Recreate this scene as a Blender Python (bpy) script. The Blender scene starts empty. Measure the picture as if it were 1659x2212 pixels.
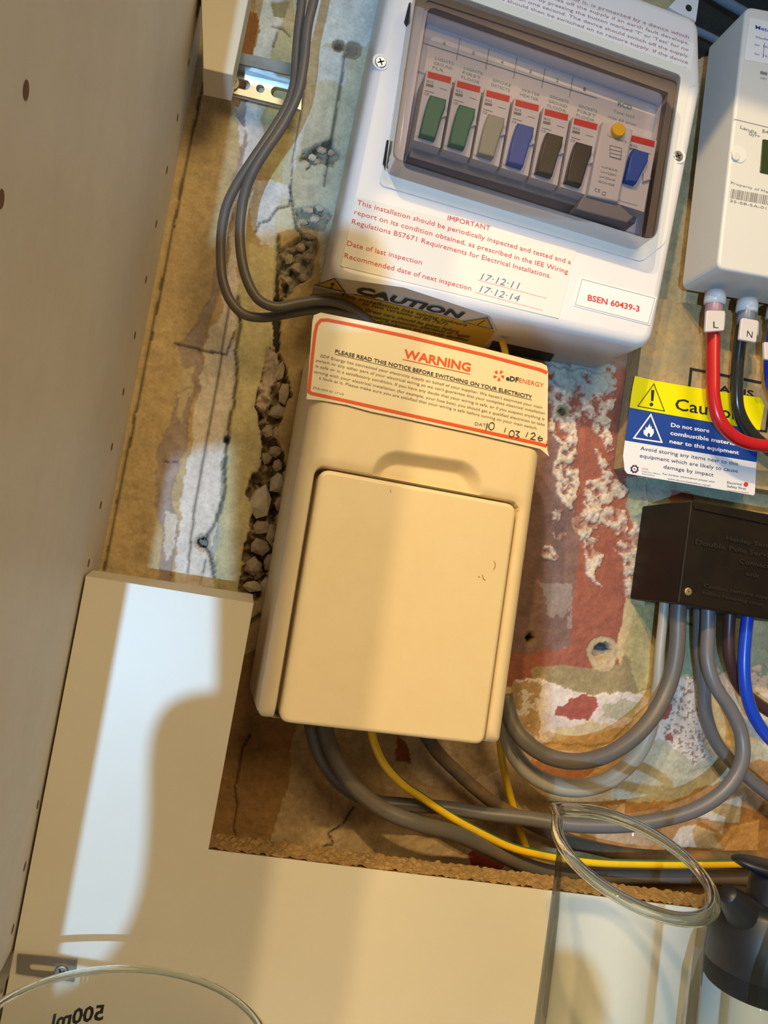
import bpy, bmesh, math, random
import numpy as np
from mathutils import Vector, Matrix
random.seed(7); rng = np.random.default_rng(7)
S = bpy.context.scene; COL = S.collection
# ------------------------------------------------------------------ camera
F = 1650.0; CX, CY = 829.5, 1106.0
_v = np.array([-.155, 1, 0.]); _d = np.array([-379.5, 104, 1650.]); _d /= np.linalg.norm(_d)
_v[2] = -(_v[0]*_d[0]+_v[1]*_d[1])/_d[2]; _v /= np.linalg.norm(_v); _h = np.cross(_v, _d)
R = np.array([_h, _d, -_v]); C = np.array([0, -.5, .36])
def P(px, py, Y=0.0):
    r = R @ np.array([(px-CX)/F, (py-CY)/F, 1.]); return C + r*(Y-C[1])/r[1]
def PX(px, py, X):
    r = R @ np.array([(px-CX)/F, (py-CY)/F, 1.]); return C + r*(X-C[0])/r[0]
def PP(px, py, p0, n):
    r = R @ np.array([(px-CX)/F, (py-CY)/F, 1.]); return C + r*(np.dot(np.array(p0)-C, n)/np.dot(r, n))
cam = bpy.data.cameras.new('camera'); cam.sensor_fit = 'VERTICAL'; cam.sensor_height = 36; cam.lens = 36*F/2212
cam.clip_start = .02; cam.clip_end = 20
co = bpy.data.objects.new('camera', cam); COL.objects.link(co)
M3 = Matrix([[R[i][0], -R[i][1], -R[i][2]] for i in range(3)])
co.matrix_world = Matrix.Translation(Vector(C)) @ M3.to_4x4(); S.camera = co
# ------------------------------------------------------------------ world and lights
W = bpy.data.worlds.new('room'); S.world = W; W.use_nodes = True
W.node_tree.nodes['Background'].inputs[0].default_value = (1, .72, .40, 1)
W.node_tree.nodes['Background'].inputs[1].default_value = .115
S.view_settings.view_transform = 'Standard'; S.view_settings.look = 'None'; S.view_settings.gamma = 1
S.view_settings.use_curve_mapping = False; S.view_settings.exposure = 0
def lamp(name, loc, target, power, col, size):
    l = bpy.data.lights.new(name, 'AREA'); l.shape = 'DISK'; l.size = size; l.energy = power; l.color = col
    o = bpy.data.objects.new(name, l); COL.objects.link(o); o.location = loc
    o.rotation_euler = (Vector(target)-Vector(loc)).to_track_quat('-Z', 'Y').to_euler(); return o
WARM = (1, .71, .33)
lamp('ceiling_spot_left', (-.58, -1.45, 1.50), (.1, 0, .4), 15.5, WARM, .05)
lamp('ceiling_spot_middle', (-.80, -1.45, 1.50), (.1, 0, .4), 15.5, WARM, .05)
lamp('warm_fill', (.35, -1.55, 1.30), (.1, 0, .4), 15, WARM, .9)  # added soft area standing in for the warm ambient light of the room
LS = np.array([-.106, -.83, .237])
lamp('cool_torch', LS, (.2, 0, .45), 5.6, (.36, .66, 1), .008)

# ------------------------------------------------------------------ helpers
def setp(o, label=None, cat=None, group=None, kind=None):
    if label: o['label'] = label
    if cat: o['category'] = cat
    if group: o['group'] = group
    if kind: o['kind'] = kind
    return o
def origin(o):
    return np.array(o.matrix_basis.translation) + (origin(o.parent) if o.parent else 0)
def mesh(name, V, Fs, mat, parent=None, smooth=False, mats=None, fidx=None):
    """one mesh object from world-space vertices"""
    V = np.asarray(V, float)
    if parent is None: org = np.array([(V[:,0].min()+V[:,0].max())/2, V[:,1].max(), V[:,2].min()])
    else: org = np.array(V.mean(axis=0))
    me = bpy.data.meshes.new(name); me.from_pydata((V-org).tolist(), [], [tuple(f) for f in Fs]); me.update()
    for m in (mats or [mat]): me.materials.append(m)
    if fidx is not None: me.polygons.foreach_set('material_index', fidx)
    if smooth: me.polygons.foreach_set('use_smooth', [True]*len(me.polygons))
    o = bpy.data.objects.new(name, me); COL.objects.link(o)
    if parent is not None:
        o.parent = parent; o.location = org-origin(parent)
    else: o.location = org
    return o
def thing(name, loc, label, cat, group=None):
    o = bpy.data.objects.new(name, None); COL.objects.link(o); o.location = loc; o.empty_display_size = .01
    return setp(o, label, cat, group)
def roundpoly(pts, r, n=5):
    """pts: list of 2D, r: radius or list; same vertex count per corner"""
    pts = [np.array(p, float) for p in pts]; out = []; N = len(pts)
    rs = r if isinstance(r, (list, tuple)) else [r]*N
    for i, p in enumerate(pts):
        a = pts[i-1]-p; b = pts[(i+1) % N]-p; la, lb = np.linalg.norm(a), np.linalg.norm(b); a /= la; b /= lb
        rr = min(rs[i], la*.45, lb*.45)
        for k in range(n+1):
            t = k/n; q = p+a*rr*(1-t)**2*1.0 + b*rr*t**2*1.0
            out.append(q)
    return out
def inset(pts, d):
    N = len(pts); out = []; A = sum(pts[i][0]*pts[(i+1) % N][1]-pts[(i+1) % N][0]*pts[i][1] for i in range(N)); s = 1 if A > 0 else -1
    for i in range(N):
        a = pts[i]-pts[i-1]; b = pts[(i+1) % N]-pts[i]
        la, lb = np.linalg.norm(a), np.linalg.norm(b)
        if la < 1e-9: a, la = b, lb
        if lb < 1e-9: b, lb = a, la
        n = np.array([-a[1]/la-b[1]/lb, a[0]/la+b[0]/lb]); ln = np.linalg.norm(n)
        n = n/ln if ln > 1e-9 else np.array([-a[1], a[0]])/la
        c = max(.5, n @ np.array([-b[1]/lb, b[0]/lb])); out.append(pts[i]+n*s*d/c)
    return out
def wpts(pxs, Y):  # pixel polygon on plane Y -> XZ
    return [np.array([q[0], q[2]]) for q in (P(x, y, Y) for x, y in pxs)]
def slab(name, pxs, Yf, Yb, mat, parent=None, bev=.0008, r=0.0, side=None, seg=3, nround=5, smooth=True, world=False, fan=False):
    poly = [np.array(p, float) for p in pxs] if world else wpts(pxs, Yf)
    if r is not None and (isinstance(r, (list, tuple)) or r > 0): poly = roundpoly(poly, r, nround)
    A = sum(poly[i][0]*poly[(i+1) % len(poly)][1]-poly[(i+1) % len(poly)][0]*poly[i][1] for i in range(len(poly)))
    if A < 0: poly = poly[::-1]
    rings = []
    for k in range(seg+1):
        t = k/seg*math.pi/2
        rings.append((inset(poly, bev*(1-math.sin(t))), Yf+bev*(1-math.cos(t))))
    rings.append((poly, Yb)); N = len(poly); V = []; Fs = []; idx = []
    for pl, y in rings: V += [(p[0], y, p[1]) for p in pl]
    Fs.append(tuple(range(N))); idx.append(0)
    for k in range(len(rings)-1):
        for i in range(N):
            j = (i+1) % N; Fs.append((k*N+i, (k+1)*N+i, (k+1)*N+j, k*N+j)); idx.append(1 if (side and k == len(rings)-2) else 0)
    Fs.append(tuple(range((len(rings)-1)*N, len(rings)*N))[::-1]); idx.append(1 if side else 0)
    if fan:
        cc = np.mean([p for p in rings[0][0]], axis=0); V.append((cc[0], Yf, cc[1])); Fs = Fs[1:]+[(i, (i+1) % N, len(V)-1) for i in range(N)]; smooth = False
    o = mesh(name, V, Fs, mat, parent, False, [mat, side] if side else None, idx if side else None)
    if fan: o.data.polygons.foreach_set('use_smooth', [i < N*seg for i in range(len(Fs))])
    if smooth:
        me = o.data; sm = [False]*len(me.polygons)
        for i in range(1, 1+N*seg): sm[i] = True
        me.polygons.foreach_set('use_smooth', sm)
    return o
def tube(name, pts, rad, mat, parent=None, nseg=14, sub=8, caps=True, stripes=None):
    pts = [np.array(p, float) for p in pts]; n = len(pts); rad = rad if isinstance(rad, (list, tuple)) else [rad]*n
    path = []; rr = []
    for i in range(n-1):
        p0 = pts[max(i-1, 0)]; p1 = pts[i]; p2 = pts[i+1]; p3 = pts[min(i+2, n-1)]
        if i == 0: p0 = 2*p1-p2
        if i == n-2: p3 = 2*p2-p1
        for k in range(sub):
            t = k/sub
            path.append(.5*((2*p1)+(-p0+p2)*t+(2*p0-5*p1+4*p2-p3)*t*t+(-p0+3*p1-3*p2+p3)*t**3)); rr.append(rad[i]*(1-t)+rad[i+1]*t)
    path.append(pts[-1]); rr.append(rad[-1]); V = []; Fs = []; idx = []
    T = np.gradient(np.array(path), axis=0); up = np.array([0, 1., 0.])
    for i, p in enumerate(path):
        t = T[i]/np.linalg.norm(T[i]); a = up-t*(up@t)
        if np.linalg.norm(a) < .1: a = np.array([1., 0, 0])-t*t[0]
        a /= np.linalg.norm(a); b = np.cross(t, a)
        for k in range(nseg):
            th = 2*math.pi*k/nseg; V.append(p+rr[i]*(a*math.cos(th)+b*math.sin(th)))
    for i in range(len(path)-1):
        for k in range(nseg):
            k2 = (k+1) % nseg; Fs.append((i*nseg+k, i*nseg+k2, (i+1)*nseg+k2, (i+1)*nseg+k))
            idx.append(1 if stripes and k in stripes[1] else 0)
    if caps:
        Fs.append(tuple(range(nseg))[::-1]); Fs.append(tuple(range((len(path)-1)*nseg, len(path)*nseg))); idx += [0, 0]
    return mesh(name, V, Fs, mat, parent, True, [mat, stripes[0]] if stripes else None, idx if stripes else None)
def cable(name, pts, wpx, mat, label=None, group=None, parent=None, stripes=None):
    """pts: (px,py,Y) centre line; wpx: width in pixels seen at that depth"""
    ws = wpx if isinstance(wpx, (list, tuple)) else [wpx]*len(pts)
    o = tube(name, [P(*p) for p in pts], [w/2*(p[2]+.5)/F for w, p in zip(ws, pts)], mat, parent, stripes=stripes)
    if parent is None: setp(o, label, 'cable', group)
    return o
def lathe(name, prof, c, mat, parent=None, n=64, axis=None, spout=None):
    """prof: list (r, h) ; c: centre base"""
    V = []; Fs = []; c = np.array(c, float)
    ax = np.array(axis if axis is not None else (0, 0, 1.), float); ax /= np.linalg.norm(ax)
    u = np.cross(ax, (0, 1., 0)); 
    if np.linalg.norm(u) < .1: u = np.cross(ax, (1., 0, 0))
    u /= np.linalg.norm(u); w = np.cross(ax, u)
    for r, h in prof:
        for k in range(n):
            th = 2*math.pi*k/n; q = c+ax*h+r*(u*math.cos(th)+w*math.sin(th))
            if spout: q = spout(q, r, h, th)
            V.append(q)
    for i in range(len(prof)-1):
        for k in range(n):
            k2 = (k+1) % n; Fs.append((i*n+k, i*n+k2, (i+1)*n+k2, (i+1)*n+k))
    if prof[0][0] > 1e-5 : pass
    return mesh(name, V, Fs, mat, parent, True)
def disc_y(name, px, py, Y, rpx, mat, parent, depth=.0006, n=20, bev=.0002):
    c = P(px, py, Y); r = rpx*(.5+Y)/F
    return slab(name, [(c[0]+r*math.cos(t), c[2]+r*math.sin(t)) for t in np.linspace(0, 2*math.pi, n, endpoint=False)], Y, Y+depth, mat, parent, bev=min(bev, r*.3), world=True)
def screw(px, py, Y, rpx, parent, mat, dark, top=False, label='silver cross-head screw'):
    o = disc_y('screw', px, py, Y, rpx, mat, parent, .002, bev=.0007)
    V = []; Fs = []; c = P(px, py, Y-.00012); r = rpx*.62*(.5+Y)/F
    for a in (.5, .5+math.pi/2):
        u = np.array([math.cos(a), 0, math.sin(a)]); w = np.array([-u[2], 0, u[0]]); b = len(V)
        for s, t in ((-1, -.2), (1, -.2), (1, .2), (-1, .2)): V.append(c+u*r*s+w*r*t)
        Fs.append((b, b+1, b+2, b+3))
    mesh('slot', V, Fs, dark, o)
    return o
class Ink:
    """collects lettering and flat print of one colour on one plane, linked as ONE mesh"""
    def __init__(s, Y=None, plane=None): s.V = []; s.F = []; s.Y = Y; s.plane = plane
    def at(s, x, y): return P(x, y, s.Y) if s.plane is None else PP(x, y, *s.plane)
    def text(s, txt, p0, p1, h, bold=0, up=None, shear=0):
        cu = bpy.data.curves.new('t', 'FONT'); cu.body = txt; cu.size = 1; cu.offset = bold; cu.resolution_u = 2; cu.shear = shear
        o = bpy.data.objects.new('t', cu); COL.objects.link(o); me = bpy.data.meshes.new_from_object(o)
        n = len(me.vertices); v = np.empty(n*3); me.vertices.foreach_get('co', v); v = v.reshape(-1, 3)
        fs = [tuple(p.vertices) for p in me.polygons]; bpy.data.objects.remove(o); bpy.data.curves.remove(cu); bpy.data.meshes.remove(me)
        if n == 0: return
        A = s.at(*p0); B = s.at(*p1); x0, x1 = v[:, 0].min(), v[:, 0].max()
        if up is None:
            e = (B-A)/np.linalg.norm(B-A); hh = h*(.5+(s.Y or -.05))/F; U = np.array([-e[2], 0, e[0]])*hh
        else: U = s.at(p0[0]+up[0], p0[1]+up[1])-A
        b = len(s.V); q = A+np.outer((v[:, 0]-x0)/(x1-x0), B-A)+np.outer(v[:, 1]/.72, U)
        s.V += list(q); s.F += [tuple(i+b for i in f) for f in fs]
    def poly(s, pts):
        b = len(s.V); s.V += [s.at(*p) for p in pts]; s.F.append(tuple(range(b, b+len(pts))))
    def line(s, pts, w, closed=False):
        pts = [np.array(p, float) for p in pts]; n = len(pts); L = []; Rr = []
        for i in range(n):
            a = pts[i-1] if (i > 0 or closed) else None; c = pts[(i+1) % n] if (i < n-1 or closed) else None
            e1 = (pts[i]-a)/max(1e-6, np.linalg.norm(pts[i]-a)) if a is not None else None; e2 = (c-pts[i])/max(1e-6, np.linalg.norm(c-pts[i])) if c is not None else None
            if e1 is None: e1 = e2
            if e2 is None: e2 = e1
            n1 = np.array([-e1[1], e1[0]]); n2 = np.array([-e2[1], e2[0]]); m = n1+n2; m /= max(1e-6, np.linalg.norm(m)); m *= w/2/max(.35, m@n1)
            L.append(pts[i]+m); Rr.append(pts[i]-m)
        for i in range(n if closed else n-1): j = (i+1) % n; s.poly([L[i], L[j], Rr[j], Rr[i]])
    def disc(s, x, y, r, n=16, ry=None):
        s.poly([(x+r*math.cos(t), y+(ry or r)*math.sin(t)) for t in np.linspace(0, 2*math.pi, n, endpoint=False)])
    def build(s, name, mat, parent):
        o = mesh(name, s.V, s.F, mat, parent)
        if len(s.F) > 3: o['kind'] = 'stuff'
        return o
# ------------------------------------------------------------------ materials
def mat(name, col, rough=.5, metal=0, noise=None, bump=None, spec=.5, coat=0, attr=None, emit=None):
    m = bpy.data.materials.new(name); m.use_nodes = True; nt = m.node_tree; b = nt.nodes['Principled BSDF']
    b.inputs['Base Color'].default_value = (*col, 1); b.inputs['Roughness'].default_value = rough; b.inputs['Metallic'].default_value = metal
    b.inputs['Specular IOR Level'].default_value = spec; b.inputs['Coat Weight'].default_value = coat
    geo = nt.nodes.new('ShaderNodeNewGeometry')
    src = None
    if attr:
        a = nt.nodes.new('ShaderNodeAttribute'); a.attribute_name = attr; src = a.outputs['Color']
    if noise:
        for (scale, amt, c2) in noise:   # scale, threshold amount, second colour or factor
            nz = nt.nodes.new('ShaderNodeTexNoise'); nz.inputs['Scale'].default_value = scale; nz.inputs['Detail'].default_value = 6; nz.inputs['Roughness'].default_value = .65
            nt.links.new(geo.outputs['Position'], nz.inputs['Vector'])
            rp = nt.nodes.new('ShaderNodeMapRange'); rp.inputs[1].default_value = .42; rp.inputs[2].default_value = .68; rp.inputs[3].default_value = 0; rp.inputs[4].default_value = amt
            nt.links.new(nz.outputs['Fac'], rp.inputs[0])
            mx = nt.nodes.new('ShaderNodeMix'); mx.data_type = 'RGBA'
            if attr: mx.blend_type = 'MULTIPLY'
            nt.links.new(rp.outputs[0], mx.inputs[0])
            if src is not None: nt.links.new(src, mx.inputs[6])
            else: mx.inputs[6].default_value = (*col, 1)
            mx.inputs[7].default_value = (*c2, 1); src = mx.outputs[2]
    if src is not None: nt.links.new(src, b.inputs['Base Color'])
    if bump:
        sc, st, dist = bump
        nz = nt.nodes.new('ShaderNodeTexNoise'); nz.inputs['Scale'].default_value = sc; nz.inputs['Detail'].default_value = 8; nt.links.new(geo.outputs['Position'], nz.inputs['Vector'])
        bp = nt.nodes.new('ShaderNodeBump'); bp.inputs['Strength'].default_value = st; bp.inputs['Distance'].default_value = dist
        nt.links.new(nz.outputs['Fac'], bp.inputs['Height']); nt.links.new(bp.outputs[0], b.inputs['Normal'])
    return m
M = {}
M['melamine'] = mat('white_melamine', (.74, .70, .62), .42, noise=[(14, .12, (.55, .50, .42))], bump=(900, .05, .0002))
M['melamine_side'] = mat('side_melamine', (.72, .70, .66), .5, noise=[(9, .35, (.60, .55, .48)), (40, .1, (.4, .3, .2))])
M['edge_band'] = mat('edge_band', (.68, .62, .5), .5)
M['chip'] = mat('chipboard', (.42, .26, .10), .9, noise=[(220, .9, (.24, .13, .045)), (500, .6, (.62, .44, .22))], bump=(420, .9, .001))
M['cream'] = mat('cream_plastic', (.84, .73, .55), .38, noise=[(11, .16, (.72, .55, .32)), (60, .10, (.62, .42, .2))])
M['white_pl'] = mat('white_enclosure_plastic', (.70, .69, .73), .3, noise=[(30, .08, (.6, .55, .5))])
M['grey_pl'] = mat('pale_grey_plastic', (.68, .68, .66), .35)
M['meter'] = mat('meter_plastic', (.63, .63, .62), .42)
M['black_pl'] = mat('black_bakelite', (.009, .007, .005), .45, noise=[(25, .7, (.024, .012, .006))], spec=.22)
M['black_cap'] = mat('black_rubbery_plastic', (.012, .012, .014), .42)
M['emboss'] = mat('raised_black_lettering', (.022, .02, .017), .4)
M['mcb'] = mat('breaker_grey', (.62, .60, .60), .45)
M['mcb_dark'] = mat('breaker_dark_grey', (.22, .22, .235), .5)  # darker grey plastic of the busbar cover and the RCD foot
M['sw_green'] = mat('green_lever', (.01, .17, .11), .4); M['sw_grey'] = mat('grey_lever', (.30, .32, .26), .4)
M['sw_blue'] = mat('blue_lever', (.02, .085, .42), .4); M['sw_black'] = mat('black_lever', (.03, .03, .03), .4)
M['ink_red'] = mat('ink_red', (.60, .035, .03), .5); M['ink_black'] = mat('ink_black', (.015, .015, .02), .5)
M['ink_orange'] = mat('ink_orange_red', (.78, .09, .02), .5); M['ink_green'] = mat('ink_faded_green', (.22, .36, .30), .5)
M['ink_grey'] = mat('ink_grey', (.20, .19, .19), .5); M['ink_pen'] = mat('ink_pen_blue', (.16, .18, .30), .5)
M['ink_white'] = mat('ink_white', (.85, .85, .88), .5); M['ink_navy'] = mat('ink_navy', (.015, .02, .10), .5)
M['ink_blue'] = mat('ink_blue', (.05, .1, .5), .5); M['ink_pink'] = mat('ink_dull_red', (.38, .16, .16), .5)
M['ink_brown'] = mat('brown_scuff', (.40, .24, .08), .6); M['paper'] = mat('sticker_paper', (.72, .69, .67), .45); M['paper_cream'] = mat('cream_sticker_paper', (.86, .80, .66), .4)
M['paper_white'] = mat('white_sticker_vinyl', (.76, .76, .79), .35)
M['yellow'] = mat('yellow_vinyl', (.86, .76, .0), .35); M['blue_v'] = mat('blue_vinyl', (.008, .055, .30), .35)
M['yellow_shade'] = mat('shaded_amber_vinyl', (.42, .26, .02), .45); M['paper_shade'] = mat('shaded_grey_paper', (.50, .46, .42), .5)  # both darkened: the shade under the fuse box is put into the colour
M['steel'] = mat('galvanised_steel', (.60, .62, .62), .28, 1, noise=[(70, .5, (.35, .36, .36))])
M['steel_dull'] = mat('dull_steel', (.34, .32, .28), .42, .8)
M['chrome'] = mat('screw_chrome', (.75, .75, .75), .2, 1)
M['brass'] = mat('brass_screw', (.42, .32, .16), .4, .7)
M['dark'] = mat('dark_recess', (.01, .009, .008), .8)
M['hole'] = mat('pin_hole_brown', (.16, .08, .04), .8)
M['cab_grey'] = mat('grey_cable_sheath', (.105, .098, .096), .42, noise=[(35, .35, (.20, .13, .07))])
M['cab_grey_clean'] = mat('clean_grey_cable_sheath', (.125, .12, .13), .38)
M['cab_old'] = mat('dusty_grey_cable_sheath', (.10, .088, .07), .6, noise=[(40, .9, (.30, .16, .06))])
M['cab_light'] = mat('light_grey_cable_sheath', (.36, .335, .28), .42)
M['cab_red'] = mat('red_cable', (.50, .012, .016), .25, coat=.3); M['cab_black'] = mat('black_cable', (.022, .024, .022), .22, coat=.3)
M['cab_blue'] = mat('blue_cable', (.008, .05, .48), .28, coat=.2); M['cab_brown'] = mat('brown_cable', (.055, .025, .025), .35)
M['cab_yellow'] = mat('yellow_earth_sleeve', (.80, .52, .01), .38, noise=[(45, .35, (.35, .22, .05))]); M['cab_green'] = mat('green_earth_stripe', (.06, .16, .04), .4)
M['gland'] = mat('translucent_gland', (.62, .66, .72), .3); M['gland_red'] = mat('gland_purple', (.32, .20, .28), .3); M['gland_blue'] = mat('gland_blue_grey', (.14, .18, .26), .3)
M['tag'] = mat('cable_tag_plastic', (.62, .57, .58), .4)
M['lcd'] = mat('meter_display', (.03, .045, .012), .15)
M['amber'] = mat('amber_test_button', (.85, .50, .02), .4)
M['phone'] = mat('dark_phone_shell', (.02, .02, .022), .6); M['skin'] = mat('skin', (.55, .32, .22), .55)
M['stone'] = mat('broken_plaster', (.46, .38, .29), .9, noise=[(90, .8, (.24, .17, .11))], bump=(300, .6, .001))
M['stone_pale'] = mat('pale_broken_plaster', (.60, .54, .45), .9, noise=[(120, .6, (.35, .29, .2))], bump=(300, .6, .001))
M['wall'] = mat('old_painted_plaster', (.5, .4, .2), .72, attr='paint', noise=[(60, .30, (.62, .60, .58)), (420, .45, (.60, .55, .5))], bump=(260, .45, .0012))
M['board'] = mat('particle_board', (.46, .31, .135), .85, noise=[(260, .75, (.30, .18, .07)), (30, .65, (.25, .25, .16))], bump=(350, .5, .0007))
def thin(name, tint, gloss=.06, rough=.03, edge=None):
    m = bpy.data.materials.new(name); m.use_nodes = True; nt = m.node_tree; nt.nodes.clear()
    out = nt.nodes.new('ShaderNodeOutputMaterial'); tr = nt.nodes.new('ShaderNodeBsdfTransparent'); gl = nt.nodes.new('ShaderNodeBsdfGlossy')
    gl.inputs['Roughness'].default_value = rough; tr.inputs[0].default_value = (*tint, 1); mx = nt.nodes.new('ShaderNodeMixShader')
    fr = nt.nodes.new('ShaderNodeLayerWeight'); fr.inputs[0].default_value = .12
    mm_ = nt.nodes.new('ShaderNodeMath'); mm_.operation = 'MULTIPLY'; mm_.inputs[1].default_value = .7; nt.links.new(fr.outputs['Fresnel'], mm_.inputs[0]); nt.links.new(mm_.outputs[0], mx.inputs[0])
    if edge:
        lw = nt.nodes.new('ShaderNodeLayerWeight'); lw.inputs[0].default_value = .32
        mc = nt.nodes.new('ShaderNodeMix'); mc.data_type = 'RGBA'; mc.inputs[6].default_value = (*tint, 1); mc.inputs[7].default_value = (*edge, 1)
        nt.links.new(lw.outputs['Facing'], mc.inputs[0]); nt.links.new(mc.outputs[2], tr.inputs[0])
    nt.links.new(tr.outputs[0], mx.inputs[1]); nt.links.new(gl.outputs[0], mx.inputs[2]); nt.links.new(mx.outputs[0], out.inputs[0]); return m
M['smoke'] = thin('smoked_clear_plastic', (.64, .60, .62), rough=.12)
M['smoke_side'] = thin('smoked_clear_plastic_edge', (.36, .34, .35), rough=.12)
M['glass'] = thin('thin_clear_glass', (.975, .985, .98), edge=(.50, .53, .51))
M['green_glass'] = thin('pale_green_glass', (.82, .90, .84), edge=(.5, .64, .55))
def rglass(name, col):
    m = bpy.data.materials.new(name); m.use_nodes = True; b = m.node_tree.nodes['Principled BSDF']
    b.inputs['Base Color'].default_value = (*col, 1); b.inputs['Transmission Weight'].default_value = 1; b.inputs['Roughness'].default_value = .01; b.inputs['IOR'].default_value = 1.47; return m
M['rim'] = rglass('thick_glass', (.90, .97, .94))
_nt = M['rim'].node_tree; _b = _nt.nodes['Principled BSDF']; _o = _nt.nodes['Material Output']; _t = _nt.nodes.new('ShaderNodeBsdfTransparent'); _t.inputs[0].default_value = (.66, .74, .70, 1)
_m = _nt.nodes.new('ShaderNodeMixShader'); _m.inputs[0].default_value = .7; _nt.links.new(_t.outputs[0], _m.inputs[1]); _nt.links.new(_b.outputs[0], _m.inputs[2]); _nt.links.new(_m.outputs[0], _o.inputs[0])

# ------------------------------------------------------------------ wall_back: heightfield with painted regions (albedo, with the shade of the top right gap painted in)
def vnoise(x, y, sc, seed):
    g = np.random.default_rng(seed).random((257, 257)); x = x*sc; y = y*sc
    xi = np.floor(x).astype(int); yi = np.floor(y).astype(int); fx = x-xi; fy = y-yi; fx = fx*fx*(3-2*fx); fy = fy*fy*(3-2*fy)
    a = g[xi % 257, yi % 257]; b = g[(xi+1) % 257, yi % 257]; c = g[xi % 257, (yi+1) % 257]; d = g[(xi+1) % 257, (yi+1) % 257]
    return (a*(1-fx)+b*fx)*(1-fy)+(c*(1-fx)+d*fx)*fy-.5
def fbm(x, y, sc, seed, o=4): return sum(vnoise(x, y, sc*2**k, seed+k)/2**k for k in range(o))
def inpoly(x, y, poly):
    r = np.zeros(x.shape, bool); n = len(poly); j = n-1
    for i in range(n):
        xi, yi = poly[i]; xj, yj = poly[j]
        if yi != yj: r ^= ((yi > y) != (yj > y)) & (x < (xj-xi)*(y-yi)/(yj-yi)+xi)
        j = i
    return r
def dline(x, y, pts):
    d = np.full(x.shape, 1e9)
    for (ax, ay), (bx, by) in zip(pts[:-1], pts[1:]):
        L = (bx-ax)**2+(by-ay)**2; t = np.clip(((x-ax)*(bx-ax)+(y-ay)*(by-ay))/L, 0, 1)
        d = np.minimum(d, np.hypot(x-ax-t*(bx-ax), y-ay-t*(by-ay)))
    return d
X0, X1, Z0, Z1 = -.0635, .52, 0.0, .87; step = .00095
nx = int((X1-X0)/step)+1; nz = int((Z1-Z0)/step)+1
gx, gz = np.meshgrid(np.linspace(X0, X1, nx), np.linspace(Z0, Z1, nz))
w = np.stack([gx-C[0], np.full(gx.shape, -C[1]), gz-C[2]], -1) @ R
px0 = CX+F*w[..., 0]/w[..., 2]; py0 = CY+F*w[..., 1]/w[..., 2]
jx = fbm(px0, py0, 1/28, 11, 5)*11; jy = fbm(px0, py0, 1/28, 51, 5)*11; px = px0+jx; py = py0+jy
sx = px0+jx*.25; sy = py0+jy*.25
n1 = fbm(px0, py0, 1/14, 91, 5); n2 = fbm(px0, py0, 1/60, 131, 4); n3 = fbm(px0, py0, 1/5, 171, 3)
colr = np.empty(gx.shape+(3,)); colr[:] = (.56, .42, .22); hgt = np.zeros(gx.shape)
def paint(poly, c, h=0, sharp=False, noise=None, extra=None):
    m = inpoly(sx if sharp else px, sy if sharp else py, poly)
    if extra is not None: m &= extra
    colr[m] = c; hgt[m] += h
    return m
UP = (px0 > 640) & (py0 < 560)
paint([(630, -80), (1000, -80), (1000, 700), (560, 640), (600, 420), (640, 240)], (.56, .55, .42))                       # grey-green right of the cable
paint([(640, -80), (900, -80), (790, 100), (700, 95), (660, 150), (640, 60)], (.68, .72, .70))
paint([(675, 105), (750, 110), (745, 190), (700, 165), (670, 190), (655, 260), (650, 140)], (.62, .66, .66))
paint([(655, 180), (680, 190), (660, 290), (640, 350), (625, 400), (640, 300)], (.66, .68, .68))
paint([(600, 70), (650, 60), (640, 240), (625, 330), (600, 400), (570, 380), (575, 250), (585, 130)], (.58, .50, .25))     # yellow strip
paint([(545, -80), (600, -80), (610, 40), (590, 90), (575, 200), (560, 300), (545, 380), (520, 280), (530, 180), (555, 80)], (.66, .62, .50))
paint([(480, 20), (555, 25), (560, 70), (545, 120), (530, 190), (470, 200)], (.38, .18, .05), 0)
paint([(585, 5), (625, 0), (615, 40), (590, 35)], (.30, .24, .10), -.002, True)
paint([(500, 180), (545, 190), (560, 260), (570, 300), (562, 330), (500, 500), (495, 560), (475, 700), (455, 760), (440, 900), (400, 1000), (378, 1240), (370, 1290), (480, 1290), (470, 1190), (487, 1050), (480, 960), (500, 880), (512, 780), (505, 720), (520, 660), (515, 600), (512, 500), (530, 400)], (.76, .70, .66), -.0006)
paint([(470, 170), (530, 180), (525, 300), (500, 400), (478, 480), (470, 560), (450, 640), (430, 690), (400, 735), (380, 745), (392, 790), (412, 830), (385, 850), (372, 900), (345, 960), (338, 1010), (337, 1100), (350, 1150), (342, 1290), (365, 1290), (385, 1150), (372, 1090), (385, 1000), (400, 960), (420, 850), (448, 830), (442, 800), (437, 760), (450, 700), (470, 640), (490, 560), (497, 480), (520, 400), (532, 290)], (.40, .31, .27), -.0012)
paint([(455, 700), (505, 690), (512, 780), (505, 860), (488, 950), (480, 1050), (462, 1160), (470, 1250), (400, 1250), (402, 1080), (420, 900), (440, 780)], (.74, .67, .60))
paint([(470, 1130), (482, 1000), (492, 960), (484, 1100), (470, 1200), (462, 1250), (455, 1190)], (.40, .40, .34), -.001)
paint([(393, 800), (422, 790), (410, 860), (392, 920), (384, 900), (388, 850)], (.60, .50, .33))
paint([(355, 1100), (380, 1110), (378, 1180), (360, 1215), (350, 1180)], (.66, .58, .48))
paint([(540, 390), (625, 400), (640, 460), (630, 520), (580, 540), (545, 500)], (.72, .72, .72))                           # white flake
paint([(605, 430), (640, 440), (635, 500), (600, 500), (590, 480)], (.62, .60, .45))
paint([(512, 620), (510, 720), (514, 780), (506, 870), (492, 950), (486, 1060), (468, 1180), (462, 1290), (520, 1290), (545, 1150), (570, 1000), (565, 850), (600, 700), (615, 560), (545, 520)], (.60, .53, .30))
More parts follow.
